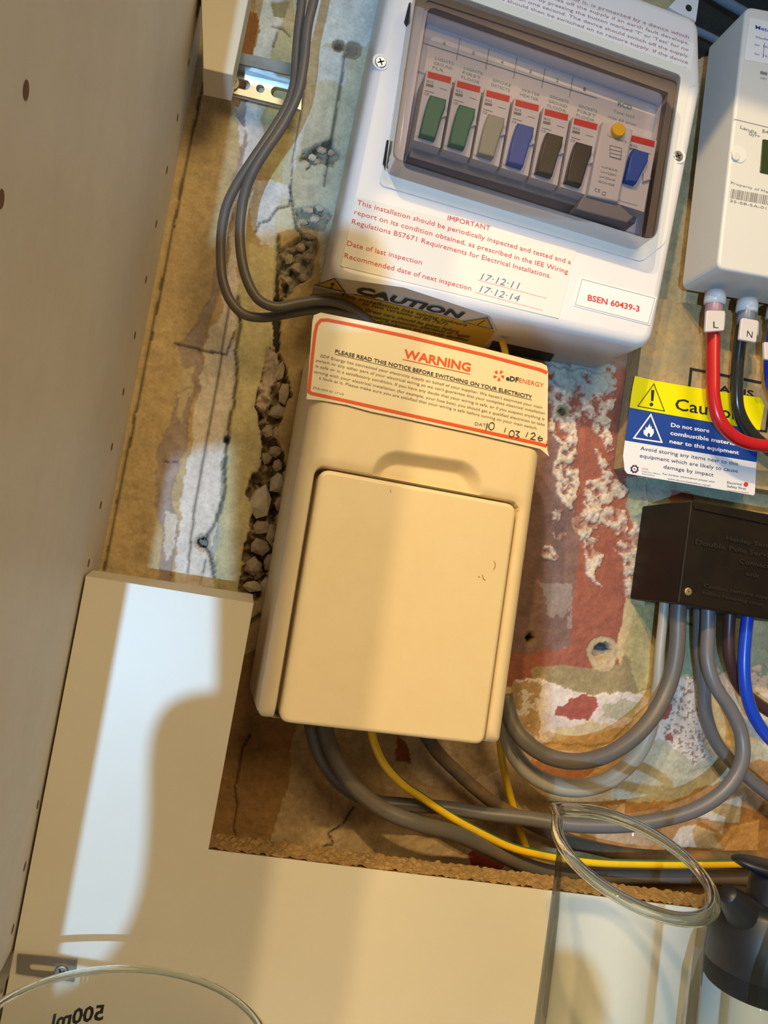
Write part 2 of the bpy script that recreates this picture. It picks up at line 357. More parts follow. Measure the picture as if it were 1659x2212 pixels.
paint([(600, 500), (690, 480), (690, 700), (640, 1290), (560, 1290), (600, 1000)], (.50, .36, .15))
rub = paint([(580, 750), (610, 770), (628, 850), (600, 930), (612, 1010), (600, 1110), (590, 1200), (560, 1300), (515, 1300), (525, 1180), (545, 1120), (535, 1050), (560, 1000), (565, 950), (555, 880), (565, 800)], (.30, .22, .13), -.008)
paint([(577, 750), (600, 765), (590, 850), (575, 900), (558, 880), (566, 800)], (.52, .42, .34), .006)
for pl in ([(655, 320), (720, 305), (735, 330), (720, 360), (690, 350), (660, 370)], [(640, 450), (690, 440), (720, 460), (700, 500), (650, 490)], [(600, 545), (660, 500), (690, 520), (670, 600), (610, 640), (605, 590)]):
    paint(pl, (.34, .31, .23), -.006)
paint([(590, 640), (612, 640), (602, 760), (592, 760)], (.02, .015, .01), -.004)
# lower left, behind the cables
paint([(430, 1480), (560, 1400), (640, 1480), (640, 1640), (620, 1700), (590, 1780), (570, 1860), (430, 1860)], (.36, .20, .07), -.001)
low = paint([(640, 1560), (700, 1600), (900, 1560), (1120, 1540), (1250, 1600), (1250, 1960), (560, 1960), (590, 1790), (620, 1700)], (.50, .36, .20))
for pl, c in (([(870, 1590), (960, 1600), (1000, 1680), (930, 1700), (880, 1660)], (.56, .44, .31)), ([(1000, 1700), (1080, 1660), (1120, 1740), (1060, 1790)], (.62, .48, .35)), ([(860, 1590), (880, 1610), (885, 1650), (850, 1640)], (.30, .07, .03)),
              ([(1000, 1830), (1110, 1850), (1110, 1880), (1020, 1900)], (.55, .42, .32)), ([(1015, 1820), (1090, 1855), (1080, 1880), (1015, 1870)], (.30, .05, .03)), ([(720, 1700), (760, 1690), (740, 1800), (715, 1840)], (.58, .42, .26)), ([(820, 1670), (880, 1680), (870, 1720), (830, 1710)], (.58, .42, .28))):
    paint(pl, c, .0005)
# right: red paint with crumbling efflorescence
paint([(1000, 760), (1400, 700), (1380, 1000), (1352, 1300), (1330, 1400), (1340, 1450), (1150, 1475), (1000, 1500)], (.30, .092, .058), 0, True)
m = paint([(1000, 760), (1420, 700), (1400, 780), (1330, 800), (1180, 790), (1000, 800)], (.24, .15, .12)); 
m = paint([(1150, 900), (1235, 960), (1243, 1100), (1250, 1170), (1235, 1300), (1228, 1400), (1150, 1410), (1000, 1420), (1000, 900)], (.20, .11, .095))
m = (px0 > 1165) & (px0 < 1235) & (py0 > 1260) & (py0 < 1400) & (n2+n1*.4 > .05); colr[m] = (.27, .20, .18)
EFF = [[(1185, 790), (1260, 800), (1325, 812), (1330, 860), (1318, 930), (1332, 990), (1310, 970), (1275, 930), (1280, 900), (1250, 920), (1240, 960), (1252, 1000), (1240, 1110), (1215, 1095), (1195, 1020), (1215, 960), (1185, 930), (1190, 880), (1180, 850)],
       [(1285, 975), (1302, 980), (1320, 1020), (1360, 1060), (1340, 1075), (1300, 1095), (1290, 1140), (1250, 1165), (1262, 1080), (1262, 1040), (1300, 1030)],
       [(1236, 1120), (1262, 1116), (1290, 1098), (1350, 1096), (1352, 1140), (1345, 1165), (1330, 1152), (1300, 1130), (1276, 1142), (1268, 1160), (1292, 1158), (1285, 1185), (1307, 1200), (1300, 1220), (1285, 1240), (1302, 1268), (1290, 1262), (1266, 1245), (1260, 1200), (1256, 1160), (1238, 1145)],
       [(1400, 1040), (1368, 1100), (1362, 1140), (1350, 1160), (1325, 1185), (1345, 1210), (1340, 1240), (1352, 1290), (1400, 1290)],
       [(1168, 1180), (1203, 1185), (1205, 1208), (1175, 1210)], [(1196, 1105), (1215, 1105), (1210, 1130), (1198, 1135)], [(1190, 1148), (1222, 1150), (1222, 1165), (1195, 1166)]]
for i, pl in enumerate(EFF):
    ex = (n1+n3*.6 > (-.42 if i > 1 else -.22))
    m = paint(pl, (.50, .40, .31), .0012, False, None, ex); mm = m & (n3 > .12); colr[mm] = (.64, .54, .45); hgt[m] += n1[m]*.002
    mm = m & (n1 < -.1); colr[mm] = (.42, .22, .17)
m = paint([(1185, 780), (1330, 790), (1330, 855), (1290, 850), (1270, 870), (1185, 830)], (.34, .36, .33), 0, False, None, n1 > -.25)
paint([(1150, 1440), (1340, 1440), (1400, 1290), (1440, 1290), (1430, 1480), (1350, 1500), (1150, 1495)], (.30, .23, .12))
paint([(1372, 1300), (1430, 1310), (1420, 1480), (1375, 1490), (1350, 1400)], (.46, .37, .17))
paint([(1105, 1470), (1160, 1465), (1240, 1498), (1380, 1495), (1395, 1520), (1360, 1560), (1320, 1600), (1280, 1612), (1160, 1600), (1100, 1540)], (.66, .56, .52), .0008)
paint([(1105, 1470), (1168, 1470), (1165, 1590), (1105, 1560)], (.40, .26, .12), 0, False, None, n1 > -.12)
paint([(1195, 1545), (1205, 1525), (1238, 1512), (1255, 1498), (1283, 1500), (1292, 1528), (1268, 1562), (1230, 1548)], (.34, .085, .06), -.0005)
paint([(1300, 1520), (1380, 1510), (1370, 1545), (1330, 1560), (1300, 1545)], (.46, .42, .30))
paint([(1200, 1570), (1280, 1560), (1320, 1570), (1310, 1610), (1250, 1640), (1190, 1610)], (.56, .44, .27))
paint([(1180, 1600), (1420, 1560), (1330, 1720), (1200, 1780), (1110, 1730)], (.54, .34, .15))
paint([(1150, 1640), (1240, 1655), (1290, 1665), (1240, 1690), (1160, 1680)], (.36, .14, .06))
# right of the isolator cables
paint([(1355, 1030), (1800, 1030), (1800, 1500), (1500, 1500), (1480, 1470), (1440, 1290), (1355, 1100)], (.25, .29, .22))
paint([(1380, 1045), (1460, 1060), (1450, 1095), (1380, 1095)], (.26, .27, .23)); paint([(1445, 1060), (1500, 1070), (1500, 1090), (1450, 1090)], (.26, .10, .07))
paint([(1600, 1060), (1800, 1070), (1800, 1130), (1620, 1110)], (.50, .42, .24))
paint([(1430, 1330), (1510, 1330), (1510, 1470), (1430, 1470)], (.36, .40, .26))
paint([(1540, 1440), (1800, 1430), (1800, 1600), (1640, 1560), (1590, 1500), (1545, 1500)], (.56, .42, .32), 0, False, None, n1 > -.2)
paint([(1430, 1468), (1512, 1462), (1508, 1500), (1520, 1600), (1545, 1655), (1480, 1672), (1420, 1620), (1418, 1560)], (.64, .58, .55), .0006)
m = inpoly(px, py, [(1430, 1468), (1512, 1462), (1545, 1655), (1430, 1650)]) & (n3 > .22); colr[m] = (.30, .22, .18)
paint([(1415, 1530), (1450, 1520), (1440, 1550), (1420, 1560)], (.30, .09, .07)); paint([(1438, 1590), (1452, 1580), (1450, 1600), (1440, 1602)], (.34, .10, .08))
paint([(1330, 1690), (1400, 1600), (1440, 1600), (1500, 1655), (1600, 1600), (1800, 1640), (1800, 1720), (1560, 1700), (1500, 1715), (1430, 1730), (1320, 1725)], (.46, .45, .36))
paint([(1540, 1500), (1600, 1540), (1650, 1620), (1800, 1650), (1800, 1560), (1650, 1500)], (.55, .52, .48))
paint([(1300, 1725), (1430, 1732), (1560, 1690), (1600, 1660), (1640, 1640), (1800, 1680), (1800, 1960), (1250, 1960), (1250, 1780)], (.40, .22, .085))
for pl, c in (([(1600, 1700), (1800, 1720), (1800, 1800), (1640, 1790)], (.34, .17, .06)), ([(1500, 1765), (1535, 1740), (1605, 1718), (1597, 1778), (1560, 1776)], (.52, .49, .42)), ([(1470, 1788), (1500, 1782), (1574, 1810), (1562, 1832), (1462, 1832), (1450, 1820)], (.56, .50, .44)),
              ([(1540, 1800), (1640, 1770), (1640, 1850), (1570, 1850)], (.55, .33, .15)), ([(1310, 1740), (1350, 1735), (1350, 1760), (1320, 1760)], (.62, .44, .27)), ([(1280, 1790), (1430, 1800), (1440, 1850), (1300, 1850)], (.56, .40, .28))):
    paint(pl, c, .0006, True)
paint([(1490, -120), (1800, -120), (1800, 70), (1560, 110), (1500, 130)], (.02, .018, .015))  # near-black paint imitates the shade in the gap at the top right
# holes, cracks, seams
for x, y, r, c, ring, dep in ((1302, 1408, 20, (.05, .06, .06), (.44, .33, .21), -.009), (1215, 888, 9, (.07, .06, .03), (.30, .25, .14), -.005), (438, 1172, 11, (.015, .008, .006), (.5, .45, .36), -.012), (490, 950, 6, (.05, .04, .05), (.26, .22, .22), -.006), (732, 98, 9, (.10, .08, .06), (.26, .23, .17), -.004), (762, 108, 12, (.24, .21, .17), (.3, .27, .2), -.002), (1145, 1378, 8, (.01, .008, .005), (.2, .12, .04), -.006)):
    d = np.hypot(px0-x+jx*.3, py0-y+jy*.3); m = d < r*1.7; colr[m] = ring; hgt[m] -= .001; m = d < r; colr[m] = c; hgt[m] += dep
m = (np.hypot(px0-1302, (py0-1425)) < 26) & (py0 > 1408); colr[m] = (.46, .35, .22)
CR = [([(438, 180), (331, 700), (224, 1232)], 2.2), ([(495, 655), (470, 820), (445, 960), (420, 1100), (405, 1240)], 1.8), ([(378, 742), (440, 757), (490, 765), (505, 720)], 2), ([(512, 640), (518, 700), (508, 760), (512, 800), (503, 880), (496, 905), (490, 950), (485, 1010), (487, 1060), (465, 1130), (440, 1170), (455, 1200), (462, 1245)], 3),
      ([(445, 1210), (432, 1260)], 1), ([(500, 655), (520, 690)], 2), ([(552, 500), (560, 480), (580, 475), (600, 450), (622, 445), (628, 430)], 2), ([(600, 660), (598, 600), (612, 560), (640, 540), (665, 530)], 4), ([(625, 400), (632, 440), (640, 490), (650, 505)], 2.5), ([(650, 345), (680, 318), (715, 302)], 4), ([(745, 120), (715, 305), (700, 400)], 2.5),
      ([(640, 0), (660, 180), (632, 350), (628, 420)], 1.2), ([(588, 60), (610, 62), (625, 78)], 2), ([(598, 70), (590, 100)], 1.5), ([(540, 1590), (522, 1620), (518, 1660), (508, 1700), (512, 1740), (505, 1790), (512, 1820)], 1.6), ([(765, 1745), (740, 1780), (710, 1800), (720, 1825), (700, 1828)], 2), ([(600, 1030), (590, 1060), (585, 1100)], 3), ([(545, 1040), (575, 1050), (590, 1090), (592, 1120)], 3),
      ([(530, 1190), (560, 1200), (575, 1240)], 2.5), ([(545, 1260), (575, 1245)], 2), ([(1460, 1340), (1500, 1350)], 2), ([(600, 510), (598, 640)], 3), ([(560, 1330), (540, 1345)], 4), ([(355, 998), (383, 998)], 1), ([(640, 560), (625, 600), (618, 640)], 3), ([(1400, 1600), (1350, 1680)], 1)]
for pts, wd in CR:
    d = dline(px0+jx*.18, py0+jy*.18, pts); m = d < wd; colr[m] *= .3; hgt[m] -= .0014; m = (d >= wd) & (d < wd*2.4); colr[m] *= .8; hgt[m] += .0003
hgt += n2*.0012+n1*.0005+n3*.0002; m = hgt < -.004; hgt[m] += n1[m]*.006; hgt[rub] += n1[rub]*.006
colr *= (1+n1*.22+n2*.16)[..., None]; colr = np.clip(colr, .004, .85)
edge = np.minimum(np.minimum(gx-X0, X1-gx), np.minimum(gz-Z0, Z1-gz)); hgt *= np.clip(edge/.003, 0, 1)
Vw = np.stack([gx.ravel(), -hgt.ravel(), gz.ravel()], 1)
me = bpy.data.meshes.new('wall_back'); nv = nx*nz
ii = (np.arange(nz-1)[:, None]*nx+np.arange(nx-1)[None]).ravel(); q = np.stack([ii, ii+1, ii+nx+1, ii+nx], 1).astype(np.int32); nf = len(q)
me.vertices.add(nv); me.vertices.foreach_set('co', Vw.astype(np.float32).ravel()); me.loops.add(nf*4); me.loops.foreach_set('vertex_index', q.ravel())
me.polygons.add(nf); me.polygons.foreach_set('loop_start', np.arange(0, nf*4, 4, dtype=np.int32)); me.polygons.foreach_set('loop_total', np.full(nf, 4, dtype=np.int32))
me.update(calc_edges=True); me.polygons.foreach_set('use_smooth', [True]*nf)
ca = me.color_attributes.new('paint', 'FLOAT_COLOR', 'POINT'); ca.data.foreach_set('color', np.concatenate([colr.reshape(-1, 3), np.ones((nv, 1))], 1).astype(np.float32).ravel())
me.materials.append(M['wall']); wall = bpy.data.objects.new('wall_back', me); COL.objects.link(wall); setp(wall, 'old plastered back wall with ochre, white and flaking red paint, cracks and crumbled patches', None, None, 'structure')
bk = mesh('wall_core', [(x, y, z) for x in (X0, X1) for y in (.014, .10) for z in (Z0, Z1)], [(0, 1, 3, 2), (4, 6, 7, 5), (0, 4, 5, 1), (2, 3, 7, 6), (0, 2, 6, 4), (1, 5, 7, 3)], M['stone'], wall)
# broken plaster lumps in the crumbled channel
def lump(px, py, Y, rx, ry, m, depth=.4):
    c = P(px, py, Y); s = (.5+Y)/F; bm = bmesh.new(); bmesh.ops.create_icosphere(bm, subdivisions=1, radius=1)
    a = random.uniform(-.5, .5)
    for v in bm.verts:
        k = random.uniform(.75, 1.12); x, y, z = v.co*k; x, z = x*math.cos(a)-z*math.sin(a), x*math.sin(a)+z*math.cos(a)
        v.co = (x*rx*s, y*min(rx, ry)*s*depth*1.6, z*ry*s)
    V = [np.array(v.co)+c for v in bm.verts]; Fs = [[v.index for v in f.verts] for f in bm.faces]; bm.free()
    return mesh('plaster_lump', V, Fs, m, wall)
for x, y, rx, ry, mm in ((563, 1085, 29, 46, 1), (601, 1042, 20, 28, 1), (605, 1085, 13, 20, 0), (595, 975, 16, 15, 0), (575, 990, 14, 14, 0), (600, 1005, 12, 14, 0), (565, 1140, 25, 18, 0), (560, 1180, 26, 20, 0), (548, 1225, 24, 22, 0), (585, 1150, 12, 26, 0), (580, 1215, 14, 24, 0), (612, 850, 15, 30, 0), (600, 890, 20, 20, 0), (580, 930, 14, 16, 0), (606, 800, 11, 24, 0), (580, 1265, 20, 20, 1), (545, 1265, 24, 14, 1), (598, 935, 12, 14, 0),
                         (695, 325, 14, 10, 0), (715, 330, 10, 9, 0), (675, 340, 12, 9, 1), (660, 355, 11, 9, 1), (685, 350, 10, 7, 0), (665, 455, 14, 9, 1), (690, 450, 12, 9, 1), (705, 470, 10, 9, 0), (680, 475, 13, 9, 1), (655, 480, 12, 9, 0), (650, 535, 14, 12, 0), (625, 560, 12, 14, 0), (665, 555, 12, 12, 0), (640, 580, 14, 14, 0), (620, 605, 12, 12, 0), (655, 600, 12, 12, 0), (670, 510, 12, 10, 0)):
    lump(x, y, .002, rx, ry, M['stone_pale'] if mm else M['stone'])
# ------------------------------------------------------------------ cupboard shell
XL = -.0635; YF = -.335
wl = slab('wall_left', [(0, 0), (1, 0), (1, 1), (0, 1)], 0, 1, M['melamine_side'], world=True) if False else None
def box(name, a, b, m, parent=None):
    V = [(x, y, z) for x in (a[0], b[0]) for y in (a[1], b[1]) for z in (a[2], b[2])]
    return mesh(name, V, [(0, 1, 3, 2), (4, 6, 7, 5), (0, 4, 5, 1), (2, 3, 7, 6), (0, 2, 6, 4), (1, 5, 7, 3)], m, parent)
wl = box('wall_left', (XL-.018, YF, -.018), (XL, .10, .87), M['melamine_side']); setp(wl, 'cream-white cupboard side panel with two rows of shelf-pin holes', None, None, 'structure')
for x, y in ((427, 30), (408, 135), (384, 254), (361, 367), (338, 483), (316, 603), (292, 724), (267, 846), (242, 965), (218, 1091), (192, 1216), (82, 1738), (54, 1872), (28, 2007), (6, 2134), (57, 195), (3, 430)):
    c = PX(x, y, XL+.00015); r = .0024
    mesh('pin_hole', [c+np.array([0, r*math.cos(t), r*math.sin(t)]) for t in np.linspace(0, 2*math.pi, 14, endpoint=False)], [tuple(range(14))], M['hole'], wl)
ceil = box('ceiling', (XL-.018, YF, .870), (.54, .10, .888), M['melamine']); setp(ceil, 'cupboard top board', None, None, 'structure')
flo = box('floor', (XL, YF, -.018), (.54, .0, 0), M['melamine']); setp(flo, 'cupboard floor board', None, None, 'structure')

# L-shaped back panel with a rough cut opening
BP = thing('cupboard_back_panel', P(200, 2212, -.06)*np.array([1, 1, 0]), 'white melamine chipboard back panel with a rough cut-out around the electrics', 'panel')
YB1, YB2 = -.06, -.036
xl = XL+.0012; zt = P(300, 1262, YB1)[2]; a1 = P(548, 1303, YB1); a0 = P(180, 1243, YB1); c1 = P(450, 1835, YB1); c2 = P(1225, 1928, YB1)
zc = (c1[2]+c2[2])/2
poly = [(xl, 0.0005), (.50, .0005), (.50, c2[2]+(c2[2]-c1[2])/(c2[0]-c1[0])*(.5-c2[0])), (c1[0], c1[2]), (a1[0], a1[2]), (xl, a0[2])]
slab('panel', poly, YB1, YB2, M['melamine'], BP, bev=.0002, side=M['chip'], world=True)
b0 = P(183, 1229, YB2); b1 = P(550, 1284, YB2)
mesh('top_edging', [(xl, YB1, a0[2]), (a1[0], YB1, a1[2]), (a1[0], YB2, b1[2]), (xl, YB2, b0[2]), (xl, YB2, a0[2]-.001), (a1[0], YB2, a1[2]-.001)], [(0, 1, 2, 3), (1, 5, 2), (0, 3, 4), (3, 2, 5, 4)], M['edge_band'], BP)
V = []; Fs = []; nn = 260; zr = poly[2][1]
for i in range(nn+1):
    t = i/nn; x = c1[0]+(.5-c1[0])*t; z = c1[2]+(zr-c1[2])*t
    for k in range(7): V.append((x, YB1-.0001+(YB2-YB1)*k/6, z+.0006+random.uniform(-.0007, .0009)+(0.0004*math.sin(x*900) if k == 0 else 0)))
for i in range(nn):
    for k in range(6): Fs.append((i*7+k, i*7+k+1, (i+1)*7+k+1, (i+1)*7+k))
mesh('chipboard_edge', V, Fs, M['chip'], BP)
# upper batten
slab('corner_batten', [(433, -60), (545, -42), (503, 162), (439, 148)], -.056, -.030, M['edge_band'], None, bev=.0006)
setp(bpy.data.objects['corner_batten'], 'cream-painted block of the cupboard carcass hanging in the top left corner', 'batten')
# slotted metal rail
RL = thing('metal_rail', P(560, 190, -.0), 'galvanised slotted metal rail fixed to the wall beside the top left corner', 'rail')
def railstrip(name, top, bot, Yt, Yb_, m):   # top,bot: ((x,y),(x,y))
    A, B = P(*top[0], Yt), P(*top[1], Yt); C_, D = P(*bot[0], Yb_), P(*bot[1], Yb_); t = np.array([0, .0012, 0])
    return mesh(name, [A, B, D, C_, A+t, B+t, D+t, C_+t], [(0, 1, 2, 3), (4, 7, 6, 5), (0, 4, 5, 1), (3, 2, 6, 7), (1, 5, 6, 2), (0, 3, 7, 4)], m, RL)
railstrip('upper_flange', ((455, 100), (662, 143)), ((450, 122), (655, 169)), -.020, -.0215, M['steel'])
railstrip('web', ((450, 124), (655, 171)), ((448, 143), (652, 188)), -.0215, -.0135, M['steel'])
def platecurve(name, outer, holes, Y, th, m, parent, bev=.0):
    cu = bpy.data.curves.new('c', 'CURVE'); cu.dimensions = '2D'; cu.fill_mode = 'BOTH'; cu.extrude = th/2; cu.bevel_depth = bev
    for lp in [outer]+holes:
        s = cu.splines.new('POLY'); s.points.add(len(lp)-1); s.use_cyclic_u = True
        for i, p in enumerate(lp): s.points[i].co = (p[0], p[1], 0, 1)
    o = bpy.data.objects.new('c', cu); COL.objects.link(o); me = bpy.data.meshes.new_from_object(o); V = [(v.co.x, Y-v.co.z, v.co.y) for v in me.vertices]
    Fs = [tuple(p.vertices) for p in me.polygons]; bpy.data.objects.remove(o); bpy.data.curves.remove(cu)
    return mesh(name, V, Fs, m, parent)
def oval(cx, cy, rx, ry, Y, n=20, lean=(1, .22)):
    out = []
    for t in np.linspace(0, 2*math.pi, n, endpoint=False):
        c, s_ = math.cos(t), math.sin(t); ext = max(0, rx-ry); x = (ext if c > 0 else -ext)+ry*c; y = ry*s_
        p = P(cx+x*lean[0]+y*-.1, cy+x*lean[1]+y, Y); out.append((p[0], p[2]))
    return out
pl = wpts([(467, 165), (652, 189), (651, 241), (467, 195)], -.0125)
pl = wpts([(466, 147), (652, 190), (650, 241), (465, 196)], -.0125)
platecurve('slotted_plate', pl, [oval(523, 183, 17, 11, -.0125), oval(562, 193, 9, 9, -.0125), oval(612, 204, 27, 12, -.0125)], -.0125, .0014, M['steel'], RL)
railstrip('lower_lip', ((465, 192), (650, 237)), ((464, 196), (650, 242)), -.0135, -.0165, M['steel'])
screw(499, 176, -.0150, 19, RL, M['steel_dull'], M['dark'])
# bracket at the bottom left
BR = thing('corner_bracket', P(90, 2115, -.062), 'dull steel slotted angle bracket screwed to the panel in the lower left corner', 'bracket')
ob = wpts([(38, 2062), (167, 2074), (160, 2122), (35, 2103)], -.0622)
platecurve('slotted_plate', ob, [oval(95, 2092, 32, 8, -.0622, lean=(1, .1))], -.0614, .0012, M['steel_dull'], BR)
pa = P(36, 2062, -.062)[2]; pb = P(33, 2103, -.062)[2]
box('side_plate', (XL+.0002, -.088, pb-.001), (XL+.0014, -.0612, pa+.001), M['steel_dull'], BR)
screw(131, 2102, -.0640, 13, BR, M['steel_dull'], M['dark']); 

# ------------------------------------------------------------------ particle board and marker
BD = thing('meter_board', P(1500, 1000, 0), 'bare particle board mounted behind the meter with black marker writing', 'board')
YBD = -.018
slab('board', [(1400, 640), (1990, 740), (1900, 1100), (1352, 1008)], YBD, -.001, M['board'], BD, bev=.0005)
k = Ink(YBD-.0002); k.line([(1489, 835), (1493, 797), (1645, 827)], 6); k.line([(1640, 930), (1655, 932), (1664, 862)], 5)
k.text('MAINS', (1528, 842), (1628, 858), 17, bold=.03); k.build('marker_writing', M['ink_black'], BD)

# ------------------------------------------------------------------ consumer unit
YU = -.065
CU = thing('fuse_box', P(1080, 760, -.03), 'white plastic fuse box with smoked clear cover over a row of breakers', 'fuse box')
outer = [(874, -204), (1515, 38), (1519, 190), (1410, 752), (708, 602)]
outer = wpts(outer, YU); openg = wpts([(925, 12), (1443, 200), (1443.5, 203), (1392, 520), (868, 362)], YU)
oR = roundpoly(outer, [.012, .010, .0006, .012, .014], 6); iR = roundpoly(openg, [.006, .006, .0006, .006, .006], 6)
N = len(oR); V = []; Fs = []
def ring(pl, y): 
    b = len(V); V.extend([(p[0], y, p[1]) for p in pl]); return b
rr = [ring(oR, -.004)]
for kk in range(5):
    t = kk/4*math.pi/2; b_ = .0065; rr.append(ring(inset(oR, b_*(1-math.cos(t))), YU+b_*(1-math.sin(t))))
rr.append(ring(iR, YU)); rr.append(ring(iR, -.050)); 
for a, b in zip(rr[:-1], rr[1:]):
    for i in range(N): j = (i+1) % N; Fs.append((a+i, a+j, b+j, b+i))
Fs.append(tuple(range(rr[-1], rr[-1]+N))); Fs.append(tuple(range(rr[0], rr[0]+N))[::-1])
o = mesh('enclosure', V, Fs, M['white_pl'], CU); me = o.data
sm = np.zeros(len(me.polygons), bool); sm[0:N*5] = True; me.polygons.foreach_set('use_smooth', sm)
# raised surround of the cover
def frame(name, pin, pout, Y, th, m, parent): return platecurve(name, wpts(pout, Y), [wpts(pin, Y)], Y+th/2, th, m, parent)
# label strip and breakers
YL = -.0503
slab('label_strip', [(912, 58), (1425, 232), (1405, 325), (895, 150)], YL-.001, YL, M['paper'], CU, bev=.0001)
k = Ink(YL-.0013); k.line([(915, 93), (1290, 212)], 1.4)
for (x, y), (x2, y2) in (((994, 82), (986, 130)), ((1057, 104), (1049, 150)), ((1117, 125), (1109, 170)), ((1178, 147), (1170, 190)), ((1238, 166), (1230, 210))): k.line([(x, y), (x2, y2)], 1.2)
for s_, x, y in (('6', 957, 96), ('5', 1020, 117), ('4', 1082, 137), ('3', 1143, 157), ('2', 1201, 176), ('1', 1260, 195)): k.text(s_, (x, y), (x+5, y+1.5), 9)
k.build('lettering', M['ink_grey'], CU)
k = Ink(YL-.0013)
for i, ls in enumerate((('LIGHTS', 'GROUND', 'FLR'), ('LIGHTS', 'FIRST', 'FLOOR'), ('SMOKE', 'DETECTS'), ('WATER', 'HEATER'), ('SOCKETS', 'GROUND', 'FLOOR'), ('SOCKETS', 'FIRST', 'FLOOR'))):
    for j, t in enumerate(ls):
        x = 940+62*i-3*j; y = 128+20.5*i+10*j+(6 if len(ls) == 2 else 0); k.text(t, (x, y), (x+8*min(len(t), 5), y+2.6*min(len(t), 5)), 7)
k.text('RCD', (1334, 228), (1365, 237), 12, bold=.03); k.text('Total load', (1325, 242), (1370, 255), 7); k.text('max 63 amps', (1314, 254), (1374, 272), 7)
k.build('lettering', M['ink_green'], CU)
YM = -.072
def breaker(i, lever, name='breaker', stripe=True):
    x, y = (922+63.2*i, 150+20.2*i) if i < 6 else (1362, 288)
    b = mesh(name, *boxpx([(x, y), (x+57, y+16), (x+29, y+170), (x-28, y+152)], YM, -.0515), M['mcb'], CU)
    if stripe:
        k = Ink(YM-.0002); k.poly([(x+3, y+4), (x+53, y+17), (x+51, y+30), (x+1, y+17)]); k.build('red_band', M['ink_red'], b)
    k = Ink(YM-.0002)
    k.text('B32', (x+0, y+27), (x+14, y+31), 6); k.poly([(x-1, y+30), (x+15, y+34), (x+14, y+39), (x-2, y+35)]); k.line([(x-4, y+45), (x+16, y+51)], 1.2)
    k.text('CE', (x-6, y+54), (x+4, y+56), 6); k.line([(x+28, y+40), (x+44, y+45)], 1); k.text('Contactum', (x-26, y+146), (x+14, y+157), 4.5); k.build('lettering', M['ink_grey'], b)
    if i < 6: lv = [(x+8, y+54), (x+43, y+64), (x+40, y+84), (x+34, y+98), (x+19, y+149), (x-15, y+138), (x-5, y+96), (x+1, y+74)]
    else: lv = [(x+8, y+32), (x+41, y+42), (x+38, y+60), (x+32, y+72), (x+14, y+107), (x-11, y+100), (x-4, y+72), (x, y+52)]
    slab('lever', lv, YM-.0045, YM, lever, b, bev=.001)
    slab('lever_boss', [(x+30, y+84), (x+44, y+84), (x+44, y+100), (x+28, y+104)], YM-.002, YM, M['mcb'], b, bev=.0005)
    return b
def boxpx(q, Yf, Yb):
    a = wpts(q, Yf); V = [(p[0], Yf, p[1]) for p in a]+[(p[0], Yb, p[1]) for p in a]; n = len(a)
    return V, [tuple(range(n))]+[(i, n+i, n+(i+1) % n, (i+1) % n) for i in range(n)]+[tuple(range(n, 2*n))[::-1]]
for i, lv in enumerate(('sw_green', 'sw_green', 'sw_grey', 'sw_blue', 'sw_black', 'sw_black')): 
    b = breaker(i, M[lv]); b['label'] = lv[3:]+'-levered circuit breaker' 
breaker(6, M['sw_blue'], 'main_switch')['label'] = 'blue-levered main switch at the right end'
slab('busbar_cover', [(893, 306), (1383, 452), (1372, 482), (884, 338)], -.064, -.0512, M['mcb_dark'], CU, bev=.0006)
rc = slab('rcd_unit', [(1303, 262), (1368, 280), (1336, 437), (1270, 420)], -.077, -.0515, M['mcb'], CU, bev=.0012)
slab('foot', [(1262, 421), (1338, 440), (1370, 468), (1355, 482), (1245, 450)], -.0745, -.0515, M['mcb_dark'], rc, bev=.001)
k = Ink(-.0772); k.text('Test Regularly', (1311, 294), (1354, 309), 6)
for j, t in enumerate(('In=63A', 'Un=230V', 'In=30mA', 'IEC61008')): k.text(t, (1300-2.5*j, 362+10.5*j), (1334-2.5*j, 371+10.5*j), 6)
k.text('CE', (1284, 413), (1296, 416), 9); k.line([(1302, 414), (1309, 416), (1307, 422), (1300, 420)], 1.2, True)
for q_ in range(4): k.line([(1318, 314+q_*8), (1342, 320+q_*8)], 1.2)
k.line([(1318, 314), (1317, 338), (1341, 345), (1343, 320)], 1.2); k.build('lettering', M['ink_grey'], rc)
disc_y('test_button', 1338, 279, -.080, 18, M['amber'], rc, .003, bev=.0008)
# smoked cover
cov = wpts([(905, -47), (1478, 157), (1424, 516), (849, 336)], -.087)
cv = roundpoly(cov, [.006, .005, .008, .006], 5); N = len(cv); V = []; Fs = []; rr = []
A_ = sum(cv[i][0]*cv[(i+1) % N][1]-cv[(i+1) % N][0]*cv[i][1] for i in range(N))
for kk in range(5):
    t = kk/4*math.pi/2; b_ = .004; rr.append(ring(inset(cv, b_*(1-math.sin(t))), -.087+b_*(1-math.cos(t))))
rr.append(ring(cv, YU+.001)); Fs.append(tuple(range(N)))
for a, b in zip(rr[:-1], rr[1:]):
    for i in range(N): j = (i+1) % N; Fs.append((a+i, b+i, b+j, a+j))
o = mesh('smoked_cover', V, Fs, M['smoke'], CU, False, [M['smoke'], M['smoke_side']], [0 if i < len(Fs)-2*N else 1 for i in range(len(Fs))]); o['label'] = 'smoked transparent hinged cover'
sm = np.ones(len(o.data.polygons), bool); sm[0] = False; sm[-N:] = False; o.data.polygons.foreach_set('use_smooth', sm)
surr = platecurve('cover_surround', roundpoly(wpts([(898, -60), (1492, 152), (1436, 525), (1385, 566), (818, 400), (835, 330)], YU-.0002), .004, 4), [roundpoly(wpts([(920, 0), (1462, 178), (1408, 522), (850, 372)], YU-.0002), .003, 4)], YU-.0004, .0012, M['grey_pl'], CU); surr['label'] = 'pale blue-grey raised rim round the cover'
